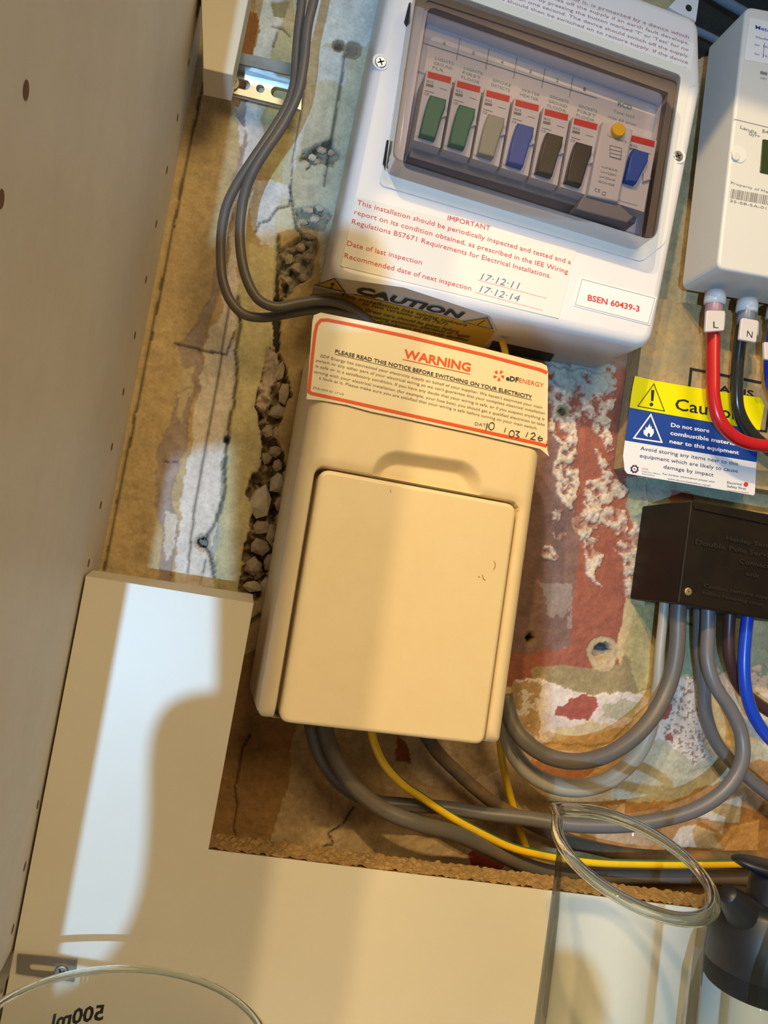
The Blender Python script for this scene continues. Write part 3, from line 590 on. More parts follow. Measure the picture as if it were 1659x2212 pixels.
for q4 in ([(874, 45), (884, 5), (888, 6), (879, 55)], [(828, 350), (836, 302), (840, 303), (832, 368)]): mesh('hinge_slot', *boxpx(q4, YU-.0016, YU), M['dark'], CU)
for x, y in ((823, 133), (1466, 336)):
    c_ = disc_y('screw_cup', x, y, YU-.0006, 20, M['white_pl'], CU, .002); screw(x, y, YU-.0014, 14, CU, M['chrome'], M['dark'])
# stickers on the fuse box
st = slab('inspection_sticker', [(770, 425), (1245, 541), (1207, 688), (736, 575)], YU-.0004, YU+.0001, M['paper'], CU, bev=.0001)
z3 = lambda x, y: (600+x/1.931, 400+y/1.931)
k = Ink(YU-.0006)
for t, a, b, h in (('IMPORTANT', (708, 145), (885, 190), 12.5), ('This installation should be periodically inspected and tested and a', (330, 80), (1222, 330), 12), ('report on its condition obtained, as prescribed in the IEE Wiring', (318, 120), (1210, 370), 12), ('Regulations BS7671 Requirements for Electrical Installations.', (308, 160), (1138, 388), 12), ('Date of last inspection', (288, 250), (600, 332), 12), ('Recommended date of next inspection', (277, 302), (806, 440), 12), ('.'*46, (835, 397), (1120, 473), 11), ('.'*46, (822, 448), (1105, 524), 11)):
    k.text(t, z3(*a), z3(*b), h)
k.build('lettering', M['ink_red'], st)
k = Ink(YU-.0006); k.text('17·12·11', z3(845, 393), z3(1008, 435), 17, shear=.25); k.text('17·12·14', z3(840, 445), z3(1008, 487), 17, shear=.25); k.build('handwriting', M['ink_pen'], st)
s2 = slab('standard_sticker', [z3(1262, 383), z3(1583, 467), z3(1552, 585), z3(1232, 503)], YU-.0005, YU+.0001, M['paper_white'], CU, bev=.0002)
k = Ink(YU-.0006); k.line([z3(1270, 392), z3(1574, 472), z3(1545, 577), z3(1241, 498)], .9, True); k.build('outline', M['ink_grey'], s2)
k = Ink(YU-.0007); k.text('BSEN 60439-3', z3(1292, 480), z3(1508, 528), 15, bold=.022); k.build('lettering', M['ink_red'], s2)
s4 = slab('test_sticker', [(900, -110), (1500, 95), (1492, 162), (1470, 153), (905, -60)], YU-.0004, YU+.0001, M['paper_white'], CU, bev=.0001)
k = Ink(YU-.0006)
for j, t in enumerate(('does not switch off the supply when the button is pressed, seek', 'and should then be switched on to restore supply. If the device', 'more than one second. The device should switch off the supply', "Test quarterly by pressing the button marked 'T' or 'Test' for no", 'automatically switches off the supply if an earth fault develops.', 'This installation, or part of it, is protected by a device which')):
    k.text(t, (1073-3*j+(0 if j == 0 else -4), 8-13.8*j), (1485+.7*j, 152-13.8*j), 8.5)
k.build('lettering', M['ink_pink'], s4)
# caution sticker under the fuse box (underside plane)
A3 = P(708, 602, YU); B3 = P(1410, 752, YU); nrm = np.cross(B3-A3, (0, 1., 0)); nrm /= np.linalg.norm(nrm)
off = nrm*(.0004 if nrm[2] < 0 else -.0004)
pln = (A3+off, nrm); pln2 = (A3+off*1.6, nrm)
z7 = lambda x, y: (660+x/3.77, 560+y/3.77)
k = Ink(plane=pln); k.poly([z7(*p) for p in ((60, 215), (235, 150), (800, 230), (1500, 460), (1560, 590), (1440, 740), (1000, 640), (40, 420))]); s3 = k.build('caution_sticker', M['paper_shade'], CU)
k = Ink(plane=pln2); k.poly([z7(*p) for p in ((35, 285), (395, 285), (1245, 492), (1545, 590), (1440, 735), (1000, 640), (45, 430))]); k.build('yellow_field', M['yellow_shade'], s3)
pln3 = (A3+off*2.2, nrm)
k = Ink(plane=pln3); k.poly([z7(*p) for p in ((85, 212), (235, 162), (315, 268))]); k.build('yellow_triangle', M['yellow_shade'], s3)
k = Ink(plane=pln3); k.poly([z7(*p) for p in ((1290, 508), (1478, 482), (1515, 562))]); k.build('yellow_triangle', M['yellow_shade'], s3)
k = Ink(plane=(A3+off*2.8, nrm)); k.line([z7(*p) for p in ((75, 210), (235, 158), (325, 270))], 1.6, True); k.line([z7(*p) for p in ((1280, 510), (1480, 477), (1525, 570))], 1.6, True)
k.text('CAUTION', z7(400, 275), z7(1250, 480), 0, bold=.045, up=(10, -13)); k.line([z7(395, 290), z7(1245, 490)], .8)
k.text('!', z7(195, 235), z7(225, 240), 0, up=(4, -12)); k.line([z7(1400, 535), z7(1465, 495)], 1.5)
for t, a, b in (('This installation has wiring colours', (275, 300), (1305, 550)), ('to two versions of BS 7671.', (455, 370), (1160, 545)), ('Great care should be taken before', (480, 425), (1240, 605)), ('undertaking extension, alteration or repair', (420, 455), (1330, 645)), ('that all conductors are correctly identified', (480, 500), (1310, 670))):
    k.text(t, z7(*a), z7(*b), 0, bold=.01, up=(5, -6))
k.build('lettering', M['ink_black'], s3)
# knock-out opening in the underside
k = Ink(plane=pln); k.poly([(1052, 762), (1064, 737), (1197, 766), (1188, 782)]); k.build('cable_opening', M['dark'], CU)
slab('mounting_lug', [(1445, 15), (1470, -12), (1512, -12), (1504, 46)], -.045, -.036, M['white_pl'], CU, bev=.0006)
disc_y('lug_hole', 1488, 17, -.0452, 9, M['dark'], CU, .0002, bev=.0001)

# ------------------------------------------------------------------ cream cut-out box
YC = -.09
xa = P(593, 1330, YC)[0]; xb = P(1125, 1325, YC)[0]; zb = P(820, 1582, YC)[2]; zt = P(900, 742, YC)[2]
CB = thing('service_cutout', np.array([(xa+xb)/2, -.002, zb]), 'cream plastic supply fuse cover with a removable front panel, below the fuse box', 'electrical box')
def sdrr(x, z, x0, x1, z0, z1, r):
    cx, cz = (x0+x1)/2, (z0+z1)/2; qx = np.abs(x-cx)-(x1-x0)/2+r; qz = np.abs(z-cz)-(z1-z0)/2+r
    return np.hypot(np.maximum(qx, 0), np.maximum(qz, 0))+np.minimum(np.maximum(qx, qz), 0)-r
sp = .0006; cxn = int((xb-xa)/sp); czn = int((zt-zb)/sp); hx, hz = np.meshgrid(np.linspace(xa, xb, cxn), np.linspace(zb, zt, czn))
dx0 = P(690, 1020, YC)[0]; dx1 = P(1118, 1083, YC)[0]; dz1 = (P(690, 1020, YC)[2]+P(1118, 1083, YC)[2])/2
dd = -sdrr(hx, hz, xa, xb, zb, zt, .004); r_ = .008
yy = YC+r_-np.sqrt(np.maximum(r_*r_-np.clip(r_-dd, 0, r_)**2, 0))
rec = sdrr(hx, hz, dx0-.0018, dx1+.0012, zb-.05, dz1+.0012, .005); yy += .018*np.clip((.0006-rec)/.0012, 0, 1)+.0015*np.clip(1-rec/.006, 0, 1)**2*(rec > .0006)
s0 = P(862, 1035, YC); s1 = P(985, 1053, YC); t_ = np.clip(((hx-s0[0])*(s1[0]-s0[0])+(hz-s0[2])*(s1[2]-s0[2]))/((s1[0]-s0[0])**2+(s1[2]-s0[2])**2), 0, 1)
sd = np.hypot(hx-s0[0]-t_*(s1[0]-s0[0]), hz-s0[2]-t_*(s1[2]-s0[2])); q_ = np.clip((.0165-sd)/.008, 0, 1); yy += (rec > .0006)*.0075*q_*q_*(3-2*q_)
ok = dd > -.0003; V = []; idm = -np.ones(hx.shape, int); ids = np.argwhere(ok); idm[ok] = np.arange(len(ids))
V = np.stack([hx[ok], yy[ok], hz[ok]], 1).tolist(); a_, b_, c_, d_ = idm[:-1, :-1], idm[:-1, 1:], idm[1:, 1:], idm[1:, :-1]; g_ = (a_ >= 0) & (b_ >= 0) & (c_ >= 0) & (d_ >= 0)
Fs = np.stack([a_[g_], b_[g_], c_[g_], d_[g_]], 1).tolist()
o = mesh('cover_front', V, Fs, M['cream'], CB, True)
pr = roundpoly([np.array(p) for p in ((xa, zb), (xb, zb), (xb, zt), (xa, zt))], .004, 6)
b0_ = []; V = []; Fs = []; N = len(pr); ra = ring(pr, YC+.0076); rb = ring(pr, -.002)
for i in range(N): j = (i+1) % N; Fs.append((ra+i, ra+j, rb+j, rb+i))
Fs.append(tuple(range(rb, rb+N)))
mesh('body', V, Fs, M['cream'], CB)
dr = slab('front_panel', [(dx0, zb-.0005), (dx1, zb-.0005), (dx1, dz1), (dx0, dz1)], YC-.001, YC+.016, M['cream'], CB, bev=.0024, r=[.006, .006, .0065, .0065], world=True, seg=4, fan=True); dr['label'] = 'removable flat cream front panel'
k = Ink(YC-.0012); k.line([(1067, 1212), (1070, 1218), (1069, 1226), (1066, 1230)], 1.6); k.line([(1042, 1242), (1044, 1250), (1048, 1253)], 1.8); k.line([(1033, 1245), (1037, 1247)], 1.5); k.line([(843, 1057), (845, 1064)], 1.2)
k.build('scuff_marks', M['ink_brown'], CB)
# warning sticker
z6 = lambda x, y: (650+x/3.0164, 660+y/3.0164)
YS = YC-.0012
outl = [z6(*p) for p in ((75, 100), (85, 62), (130, 45), (700, 160), (1200, 280), (1570, 375), (1602, 392), (1611, 430), (1606, 940), (1618, 985), (1560, 935), (1100, 828), (700, 742), (450, 690), (300, 648), (130, 618), (36, 610))]
ws = slab('warning_sticker', outl, YS, YS+.0004, M['paper_cream'], CB, bev=.0001); ws['label'] = 'cream warning sticker with an orange-red border'
k = Ink(YS-.0002)
k.line([z6(*p) for p in ((1606, 438), (1560, 418), (1200, 322), (700, 203), (400, 138), (170, 93), (130, 95), (105, 125), (92, 180), (75, 330), (52, 562), (70, 572), (300, 622), (700, 712), (1100, 800), (1550, 900), (1603, 915))], 7)
k.line([z6(1603, 915), z6(1606, 880)], 3)
k.text('WARNING', z6(668, 338), z6(1103, 430), 20, bold=.03); k.line([z6(662, 350), z6(1103, 447)], 1.5)
k.text('ENERGY', z6(1421, 500), z6(1580, 535), 11)
for j in range(5):
    a = j*2*math.pi/5+.3; cx_, cy_ = z6(1290, 455); p_ = []
    for rr_, da in ((4, -.1), (7, -.35), (12, -.25), (12.5, .25), (8, .3)): p_.append((cx_+rr_*math.cos(a+da), cy_+rr_*math.sin(a+da)))
    k.poly(p_)
k.build('lettering', M['ink_orange'], ws)
k = Ink(YS-.0003); k.text('PLEASE READ THIS NOTICE BEFORE SWITCHING ON YOUR ELECTRICITY', z6(222, 308), z6(1505, 608), 8.5, bold=.012); k.line([z6(222, 316), z6(1505, 615)], .8)
k.text('eDF', z6(1335, 485), z6(1418, 500), 11.5, bold=.03)
k.build('lettering', M['ink_black'], ws)
k = Ink(YS-.0003)
for t, a, b in (("EDF Energy has connected your electricity supply on behalf of your supplier. We haven't examined your main", (128, 335), (1572, 672)), ("switch or any other part of your electrical wiring so we can't guarantee that your complete electrical installation", (98, 364), (1590, 710)),
                ('is safe or in a satisfactory condition. If you have any doubt that your wiring is safe, or if you suspect anything is', (95, 400), (1586, 747)), ('wrong with your electrical installation (for example, your fuse box), you should get a qualified electrician to take', (85, 437), (1588, 784)),
                ('a look at it. Please make sure you are satisfied that your wiring is safe before turning on your main switch.', (118, 478), (1540, 808))): k.text(t, z6(*a), z6(*b), 6.6)
k.text('STA1029 07 17 V3', z6(78, 540), z6(277, 585), 4.5); k.text('DATE', z6(1133, 779), z6(1222, 795), 8)
k.build('lettering', M['ink_grey'], ws)
k = Ink(YS-.0004); k.line([z6(1215, 765), z6(1205, 815)], 1.6)
for c0, rx, ry in (((1243, 785), 18, 24), ((1374, 835), 17, 22)): k.line([z6(c0[0]+rx*math.cos(t)-.1*ry*math.sin(t), c0[1]+ry*math.sin(t)) for t in np.linspace(0, 6.283, 13)], 1.6)
k.line([z6(1336, 795), z6(1326, 825)], 1.5); k.line([z6(*p) for p in ((1398, 815), (1425, 822), (1405, 840), (1422, 855), (1400, 868))], 1.6); k.line([z6(1480, 825), z6(1465, 858)], 1.5)
k.line([z6(*p) for p in ((1498, 835), (1520, 828), (1528, 845), (1497, 868), (1530, 875))], 1.6); k.line([z6(*p) for p in ((1562, 848), (1545, 862), (1552, 880), (1572, 878), (1574, 864), (1550, 864))], 1.6)
k.build('handwriting', M['ink_black'], ws)

# ------------------------------------------------------------------ electricity meter
YT = -.069
MT = thing('electricity_meter', P(1700, 680, -.02), 'white electricity meter with a small dark display, cut by the right edge of the frame', 'meter')
slab('housing', [(1612, 12), (2060, 95), (2000, 662), (1550, 580)], YT, -.030, M['meter'], MT, bev=.002, r=.006)
slab('base', [(1612-4, 30), (2075, 90), (2012, 680), (1546, 594)], -.034, YBD-.0002, M['meter'], MT, bev=.0006)
k = Ink(YT-.0002); k.line([(1585, 257), (1659, 275), (1990, 340)], 1.3); k.text('Landis', (1599, 277), (1634, 290), 9, bold=.01); k.text('Gyr+', (1617, 291), (1641, 298), 9, bold=.01); k.text('E470', (1647, 286), (1676, 293), 9, bold=.01)
k.text('Property of Metering', (1579, 397), (1690, 425), 7)
random.seed(3); x = 1580
while x < 1720:
    wq = random.choice((1, 1.5, 2.5)); k.poly([(x, 408+.18*(x-1580)), (x+wq, 408+.18*(x-1580)), (x+wq-3, 428+.18*(x-1580)), (x-3, 428+.18*(x-1580))]); x += wq+random.choice((1, 1.5, 2))
k.text('35-E8-5A-01-07-42', (1577, 436), (1700, 462), 7); k.poly([(1643, 153), (1658, 157), (1657, 163), (1642, 159)]); k.text('1kW', (1643, 170), (1656, 173), 6); k.build('lettering', M['ink_grey'], MT)
lb = slab('rating_label', [(1620, 38), (1760, 66), (1745, 155), (1608, 128)], YT-.0004, YT+.0001, M['paper_white'], MT, bev=.0001)
k = Ink(YT-.0006); k.text('Metering', (1632, 62), (1690, 76), 11, bold=.01); k.text('Model no.', (1633, 82), (1680, 92), 6)
for yy_ in (98, 118): k.text('Im  16A', (1631, yy_), (1665, yy_+7), 6)
k.line([(1652, 92), (1648, 125)], 1); k.build('lettering', M['ink_blue'], lb)
disc_y('screw_recess', 1597, 333, YT-.0005, 22, M['grey_pl'], MT, .001); disc_y('screw_boss', 1591, 337, YT-.0016, 11, M['meter'], MT, .0014, bev=.0006)
slab('display', [(1648, 300), (1780, 325), (1770, 400), (1642, 372)], YT-.0006, YT, M['lcd'], MT, bev=.0002, r=.001)
for nm, x, y, cap, body in (('cable_gland', 1544, 650, 'gland', 'gland_red'), ('cable_gland', 1613, 667, 'gland', 'gland_blue'), ('cable_gland', 1678, 682, 'gland', 'gland_blue')):
    c = P(x, y, -.042); g = lathe(nm, [(.0001, .006), (.0070, .006), (.0072, .002), (.0072, -.002), (.0062, -.0025), (.0060, -.003)], c, M[cap], MT, n=28)
    lathe('sleeve', [(.0058, -.002), (.0060, -.008), (.0052, -.012), (.001, -.012)], c, M[body], g, n=28)

# meter tails and their tags
GT = 'meter tails'
cable('meter_tail', [(1544, 660, -.042), (1541, 710, -.042), (1540, 765, -.042), (1540, 815, -.042), (1541, 858, -.042), (1552, 903, -.042), (1577, 936, -.042), (1612, 956, -.042), (1665, 965, -.042), (1740, 970, -.042)], 33, M['cab_red'], 'thick red cable coming down from the meter and curving right over the blue sticker')
cable('meter_tail', [(1610, 675, -.040), (1601, 720, -.038), (1594, 780, -.034), (1591, 832, -.032), (1594, 882, -.030), (1612, 922, -.0285), (1642, 955, -.0275), (1690, 990, -.027), (1760, 1020, -.027)], 31, M['cab_black'], 'thick black cable coming down from the meter beside the red one')
cable('meter_tail', [(1678, 690, -.042), (1668, 740, -.040), (1664, 790, -.038), (1670, 840, -.036), (1690, 880, -.036), (1740, 920, -.036)], 32, M['cab_blue'], 'thick blue cable below the meter at the right edge')
for q4, ch, c0, c1_, lab in (([(1527, 670), (1567, 671), (1565, 714), (1524, 717)], 'L', (1541, 708), (1552, 709), 'translucent tag lettered L clipped on the red cable'), ([(1603, 686), (1639, 692), (1634, 740), (1597, 733)], 'N', (1613, 727), (1625, 730), 'translucent tag lettered N clipped on the black cable'), ([(1651, 738), (1690, 742), (1686, 780), (1652, 776)], 'L', (1668, 768), (1678, 769), 'pale tag clipped on the blue cable at the right edge')):
    t = slab('cable_tag', q4, -.0505, -.0485, M['tag'], None, bev=.0006, r=.0014); setp(t, lab, 'tag')
    k = Ink(-.0507); k.text(ch, c0, c1_, 17, bold=.0); k.build('lettering', M['ink_black'], t)
    cx_ = sum(p[0] for p in q4)/4; cy_ = sum(p[1] for p in q4)/4; lean = (-4 if ch == 'L' else -7)
    tube('clip_ring', [P(cx_+lean*0+1, cy_-14, -.0405), P(cx_-1, cy_+14, -.0405)], .0062, M['tag'], t, nseg=20)

# ------------------------------------------------------------------ caution sticker on the board
z8 = lambda x, y: (1340+x/5.2, 800+y/5.2)
YQ = YBD-.0012
CS = thing('caution_notice', P(1490, 1060, YQ), 'yellow, blue and white caution notice stuck on the particle board', 'sticker')
slab('white_field', [z8(*p) for p in ((55, 780), (1530, 1020), (1512, 1385), (1495, 1405), (900, 1300), (400, 1215), (80, 1160), (50, 1120), (32, 960))], YQ, YQ+.0005, M['paper_white'], CS, bev=.0001)
slab('blue_field', [z8(*p) for p in ((108, 412), (600, 500), (1000, 568), (1570, 660), (1530, 1032), (900, 925), (400, 845), (55, 788))], YQ-.0001, YQ+.0004, M['blue_v'], CS, bev=.0001)
slab('yellow_field', [z8(*p) for p in ((165, 62), (400, 118), (800, 186), (1200, 250), (1580, 308), (1618, 395), (1570, 672), (1000, 578), (600, 508), (106, 418), (130, 240))], YQ-.0002, YQ+.0003, M['yellow'], CS, bev=.0001)
k = Ink(YQ-.0004); k.line([z8(*p) for p in ((378, 152), (196, 402), (496, 457))], 1.7, True); k.poly([z8(*p) for p in ((348, 220), (383, 222), (372, 345), (345, 342))]); k.disc(*z8(350, 383), 3.9)
k.text('Caution', z8(612, 440), z8(1345, 560), 30, bold=.012); k.build('lettering', M['ink_black'], CS)
k = Ink(YQ-.0003); k.line([z8(*p) for p in ((343, 498), (152, 760), (466, 808))], 3, True)
k.poly([z8(*p) for p in ((300, 745), (262, 715), (262, 665), (280, 680), (285, 630), (300, 650), (332, 598), (336, 640), (352, 625), (355, 665), (372, 655), (378, 700), (350, 745), (330, 748), (335, 715), (318, 700), (303, 722), (308, 746))])
for t, a, b in (('Do not store', (568, 632), (1000, 700)), ('combustible materials', (560, 722), (1335, 850)), ('near to this equipment', (552, 815), (1330, 945))): k.text(t, z8(*a), z8(*b), 10, bold=.022)
k.build('lettering', M['ink_white'], CS)
k = Ink(YQ-.0003)
for t, a, b, h in (('Avoid storing any items near to this', (225, 893), (1322, 1070), 9.5), ('equipment which are likely to cause', (218, 975), (1320, 1150), 9.5), ('damage by impact', (485, 1100), (1045, 1193), 9.5), ('For further information please visit', (475, 1170), (1058, 1262), 4.5), ('www.electricalsafetyfirst.org.uk/', (530, 1222), (1015, 1305), 4), ('Electrical', (1200, 1270), (1365, 1292), 6), ('Safety First', (1200, 1312), (1412, 1343), 6), ('Chief Fire Officers', (242, 1140), (450, 1172), 3), ('Association', (242, 1165), (385, 1188), 3)): k.text(t, z8(*a), z8(*b), h)
c_ = z8(160, 1108); k.poly([(c_[0]+(10 if j % 2 else 7.5)*math.cos(j*math.pi/8), c_[1]+(10 if j % 2 else 7.5)*math.sin(j*math.pi/8)) for j in range(16)])
k.build('lettering', M['ink_navy'], CS)
k = Ink(YQ-.0005); k.disc(*z8(1412, 1280), 5); k.text('CFOA', z8(240, 1110), z8(315, 1120), 4); k.line([z8(1205, 1345), z8(1445, 1375)], .7)
k.disc(c_[0], c_[1], 2.2); k.build('lettering', M['ink_red'], CS)
k = Ink(YQ-.0004); k.disc(c_[0], c_[1], 5); k.build('badge_centre', M['ink_white'], CS)

# ------------------------------------------------------------------ isolator
YI = -.060
IS = thing('isolator_box', P(1560, 1320, -.02), 'black moulded connector box with a brass screw, right of the red wall patch', 'electrical box')
slab('casing', [(1493, 1080), (1750, 1127), (1720, 1350), (1464, 1303)], YI, -.003, M['black_pl'], IS, bev=.0012, r=.0015)
mesh('lid_rim', *boxpx([(1497, 1086), (1745, 1131), (1742, 1150), (1499, 1098)], YI-.0012, YI), M['black_pl'], IS)
k = Ink(YI-.0012)
for t, a, b, h in (('Henley Series 7', (1568, 1166), (1690, 1190), 11), ('Double Pole Service', (1502, 1175), (1680, 1208), 12), ('Connector', (1596, 1216), (1680, 1232), 12), ('unit', (1612, 1243), (1640, 1249), 11), ('Caution remove supply fuse', (1520, 1268), (1700, 1302), 9), ('before removing cover', (1518, 1283), (1650, 1310), 9)): k.text(t, a, b, h, bold=.01)
k.build('raised_lettering', M['emboss'], IS); screw(1488, 1278, YI-.0012, 10, IS, M['brass'], M['brass'])

# ------------------------------------------------------------------ cables below the isolator
GC = None
cable('cable', [(1436, 1290, -.030), (1432, 1340, -.030), (1425, 1410, -.029), (1420, 1490, -.027), (1402, 1580, -.023), (1368, 1640, -.022), (1310, 1688, -.024), (1245, 1702, -.028), (1180, 1690, -.030), (1130, 1655, -.030), (1098, 1600, -.030), (1085, 1540, -.030)], [23, 23, 24, 28, 34, 38, 40, 42, 42, 40, 38, 38], M['cab_light'], 'light grey cable looping below the dark one from black connector box to cream box')
cable('cable', [(1468, 1290, -.040), (1465, 1330, -.040), (1462, 1400, -.040), (1448, 1470, -.040), (1418, 1535, -.042), (1372, 1590, -.045), (1312, 1630, -.048), (1247, 1645, -.050), (1185, 1634, -.050), (1135, 1602, -.048), (1105, 1560, -.044), (1090, 1500, -.040)], [38]*12, M['cab_grey'], 'thick dark grey cable looping from the black connector box up behind the cream box')
cable('cable', [(1530, 1305, -.040), (1529, 1360, -.040), (1528, 1425, -.042), (1545, 1482, -.044), (1578, 1532, -.046), (1602, 1590, -.048), (1601, 1650, -.050), (1568, 1705, -.050), (1510, 1745, -.048), (1440, 1768, -.046), (1350, 1782, -.043), (1240, 1782, -.038), (1140, 1768, -.032), (1040, 1757, -.026), (960, 1745, -.024), (870, 1738, -.022), (800, 1730, -.022), (735, 1690, -.024), (692, 1630, -.028), (672, 1560, -.032)], [33, 33, 33, 33, 34, 34, 35, 35, 35, 35, 35, 34, 33, 30, 30, 30, 32, 34, 34, 34], M['cab_grey_clean'], 'long grey cable sweeping right to left along the bottom from the black connector box')
cable('cable', [(1512, 1310, -.026), (1512, 1400, -.024), (1520, 1480, -.022), (1524, 1540, -.020), (1545, 1600, -.018), (1585, 1650, -.017), (1640, 1700, -.017), (1720, 1760, -.017)], 32, M['cab_grey_clean'], 'grey cable crossing behind the long one below the connector box')
cable('cable', [(1577, 1315, -.038), (1574, 1380, -.036), (1578, 1430, -.034), (1600, 1485, -.030), (1640, 1522, -.026), (1700, 1560, -.024)], 30, M['cab_brown'], 'dark brown cable hanging from the connector box beside the blue one')
cable('cable', [(1616, 1320, -.044), (1610, 1380, -.044), (1607, 1440, -.044), (1613, 1500, -.044), (1633, 1555, -.044), (1672, 1605, -.044), (1740, 1650, -.044)], 30, M['cab_blue'], 'blue cable hanging from the connector box at the right edge')
# behind / below the cream box
cable('cable', [(700, 1540, -.040), (706, 1590, -.040), (735, 1655, -.042), (775, 1708, -.043), (830, 1750, -.043), (900, 1778, -.043), (985, 1802, -.036), (1060, 1835, -.028), (1130, 1868, -.021), (1200, 1887, -.017), (1290, 1893, -.016), (1400, 1892, -.016), (1520, 1893, -.016), (1720, 1900, -.016)], 35, M['cab_grey'], 'dusty dark grey cable curving down from under the cream box, nearest the panel edge')
cable('cable', [(915, 1580, -.016), (945, 1625, -.016), (985, 1665, -.016), (1030, 1706, -.016), (1075, 1740, -.016), (1120, 1765, -.016), (1180, 1795, -.014), (1260, 1825, -.011), (1380, 1848, -.010), (1540, 1852, -.010), (1720, 1850, -.010)], 30, M['cab_old'], 'dusty brown-grey cable running diagonally down under the middle of the cream box')
st_ = (M['cab_green'], (3, 4))
cable('earth_cable', [(800, 1560, -.050), (808, 1600, -.050), (830, 1650, -.046), (870, 1694, -.040), (915, 1725, -.033), (975, 1765, -.030), (1040, 1800, -.030), (1100, 1828, -.030), (1150, 1842, -.030), (1210, 1853, -.030), (1290, 1863, -.030), (1380, 1866, -.030), (1480, 1867, -.030), (1580, 1866, -.030), (1720, 1862, -.030)], 19, M['cab_yellow'], 'yellow and green earth cable running down then right along the bottom', stripes=st_)
cable('earth_cable', [(1078, 1560, -.020), (1083, 1630, -.018), (1095, 1690, -.012), (1108, 1740, -.010), (1122, 1790, -.010), (1140, 1840, -.010)], 17, M['cab_yellow'], 'short yellow earth cable dropping from the right end of the cream box', stripes=st_)
# cables at the upper left
cable('cable', [(655, -60, -.050), (652, 0, -.050), (645, 60, -.050), (640, 120, -.050), (637, 170, -.050), (625, 218, -.050), (600, 265, -.050), (570, 310, -.050), (538, 357, -.050), (508, 405, -.048), (488, 450, -.046), (478, 505, -.044), (477, 560, -.042), (482, 608, -.041), (498, 650, -.040), (527, 679, -.040), (570, 686, -.040), (620, 678, -.040), (670, 670, -.040), (720, 670, -.040), (765, 682, -.038), (800, 715, -.030)], 21, M['cab_grey'], 'outer of two grey cables looping down the left side into the cream box')
cable('cable', [(690, -60, -.056), (678, 0, -.056), (664, 60, -.056), (657, 130, -.056), (647, 190, -.056), (630, 235, -.056), (603, 283, -.056), (572, 328, -.055), (547, 370, -.054), (530, 412, -.052), (521, 460, -.050), (518, 512, -.050), (524, 570, -.050), (539, 618, -.050), (562, 650, -.050), (597, 663, -.049), (642, 655, -.048), (690, 649, -.048), (735, 655, -.046), (772, 673, -.040), (805, 705, -.030)], 22, M['cab_grey'], 'inner of two grey cables looping down the left side into the cream box')
cable('conduit', [(1500, -40, -.02), (1560, 0, -.02), (1620, 35, -.02), (1700, 85, -.02)], 24, M['gland_blue'], 'blue-grey pipe crossing behind the top of the meter')
cable('conduit', [(1490, 60, -.012), (1530, 78, -.012), (1570, 98, -.012), (1640, 130, -.012)], 18, M['gland_blue'], 'thin grey pipe behind the gap between fuse box and meter')
cable('earth_cable', [(1085, 735, -.03), (1092, 765, -.03), (1100, 830, -.03)], 16, M['cab_yellow'], 'yellow earth cable seen in the opening under the fuse box')

# ------------------------------------------------------------------ glassware on the cupboard floor
def vessel(name, c, R_, H, label, cat, wall_t=.0016, flare=.003, foot=.9, spout=None, rimr=.0024, body='glass', rim='rim'):
    t = thing(name, np.array([c[0], c[1], 0.0]), label, cat); rb_ = R_*foot
    prof = [(.0004, .003), (rb_*.9, .003), (rb_, .010)]+[(rb_+(R_-flare-rb_)*k/10, .010+(H-.028)*k/10) for k in range(1, 11)]+[(R_-flare*.7, H-.010), (R_-flare*.3, H-.004), (R_, H-.001)]
    lathe('glass_wall', prof, (c[0], c[1], 0), M[body], t, n=72, spout=spout)
    lathe('base_disc', [(.0003, .0005), (rb_*.92, .0005), (rb_*.97, .003), (rb_*.9, .0045), (.0003, .0045)], (c[0], c[1], 0), M[body], t, n=48)
    ringp = []; n = 72
    V = []; Fs = []
    for i in range(n):
        th = 2*math.pi*i/n
        for k_ in range(10):
            ph = 2*math.pi*k_/10; r = R_+rimr*math.cos(ph); h = H+rimr*.9*math.sin(ph); q = np.array([c[0]-r*math.cos(th)*1.0, c[1], h]); q = np.array([c[0], c[1], 0.])+np.array([0, 0, 1.])*h
            u = np.cross((0, 0, 1.), (0, 1., 0)); w_ = np.cross((0, 0, 1.), u); q = q+r*(u*math.cos(th)+w_*math.sin(th))
            if spout: q = spout(q, r, h, th)
            V.append(q)
    for i in range(n):
        for k_ in range(10): Fs.append((i*10+k_, i*10+(k_+1) % 10, ((i+1) % n)*10+(k_+1) % 10, ((i+1) % n)*10+k_))
    mesh('rim', V, Fs, M[rim], t, True); return t
JC = (.21, -.1764, .2548); JR = .035; JH = .2548
def jspout(q, r, h, th):
    d = np.array([q[0]-JC[0], q[1]-JC[1]]); a = math.atan2(d[1], d[0]); a0 = math.radians(125); da = (a-a0+math.pi) % (2*math.pi)-math.pi
    k_ = math.exp(-(da/.22)**2)*max(0, (h-JH+.022)/.022); q = q.copy(); e = d/max(1e-6, np.linalg.norm(d)); q[0] += e[0]*.006*k_; q[1] += e[1]*.006*k_; w_ = min(1, max(0, (h-JH+.06)/.06)); q[2] += (-.08*d[0]+.30*d[1])*w_; return q
vessel('glass_jug', JC, JR, JH, 'tall clear glass jug with a thick rim and pouring lip, lower right', 'jug', spout=jspout, rimr=.0030, foot=1.02, flare=.0015)
BC = (0.0, -.16, .16); BRr = .06; BH = .16
bt = vessel('measuring_beaker', BC, BRr, BH, 'wide clear glass measuring beaker marked 500ml in the bottom left corner', 'beaker', rimr=.0019, foot=.95)
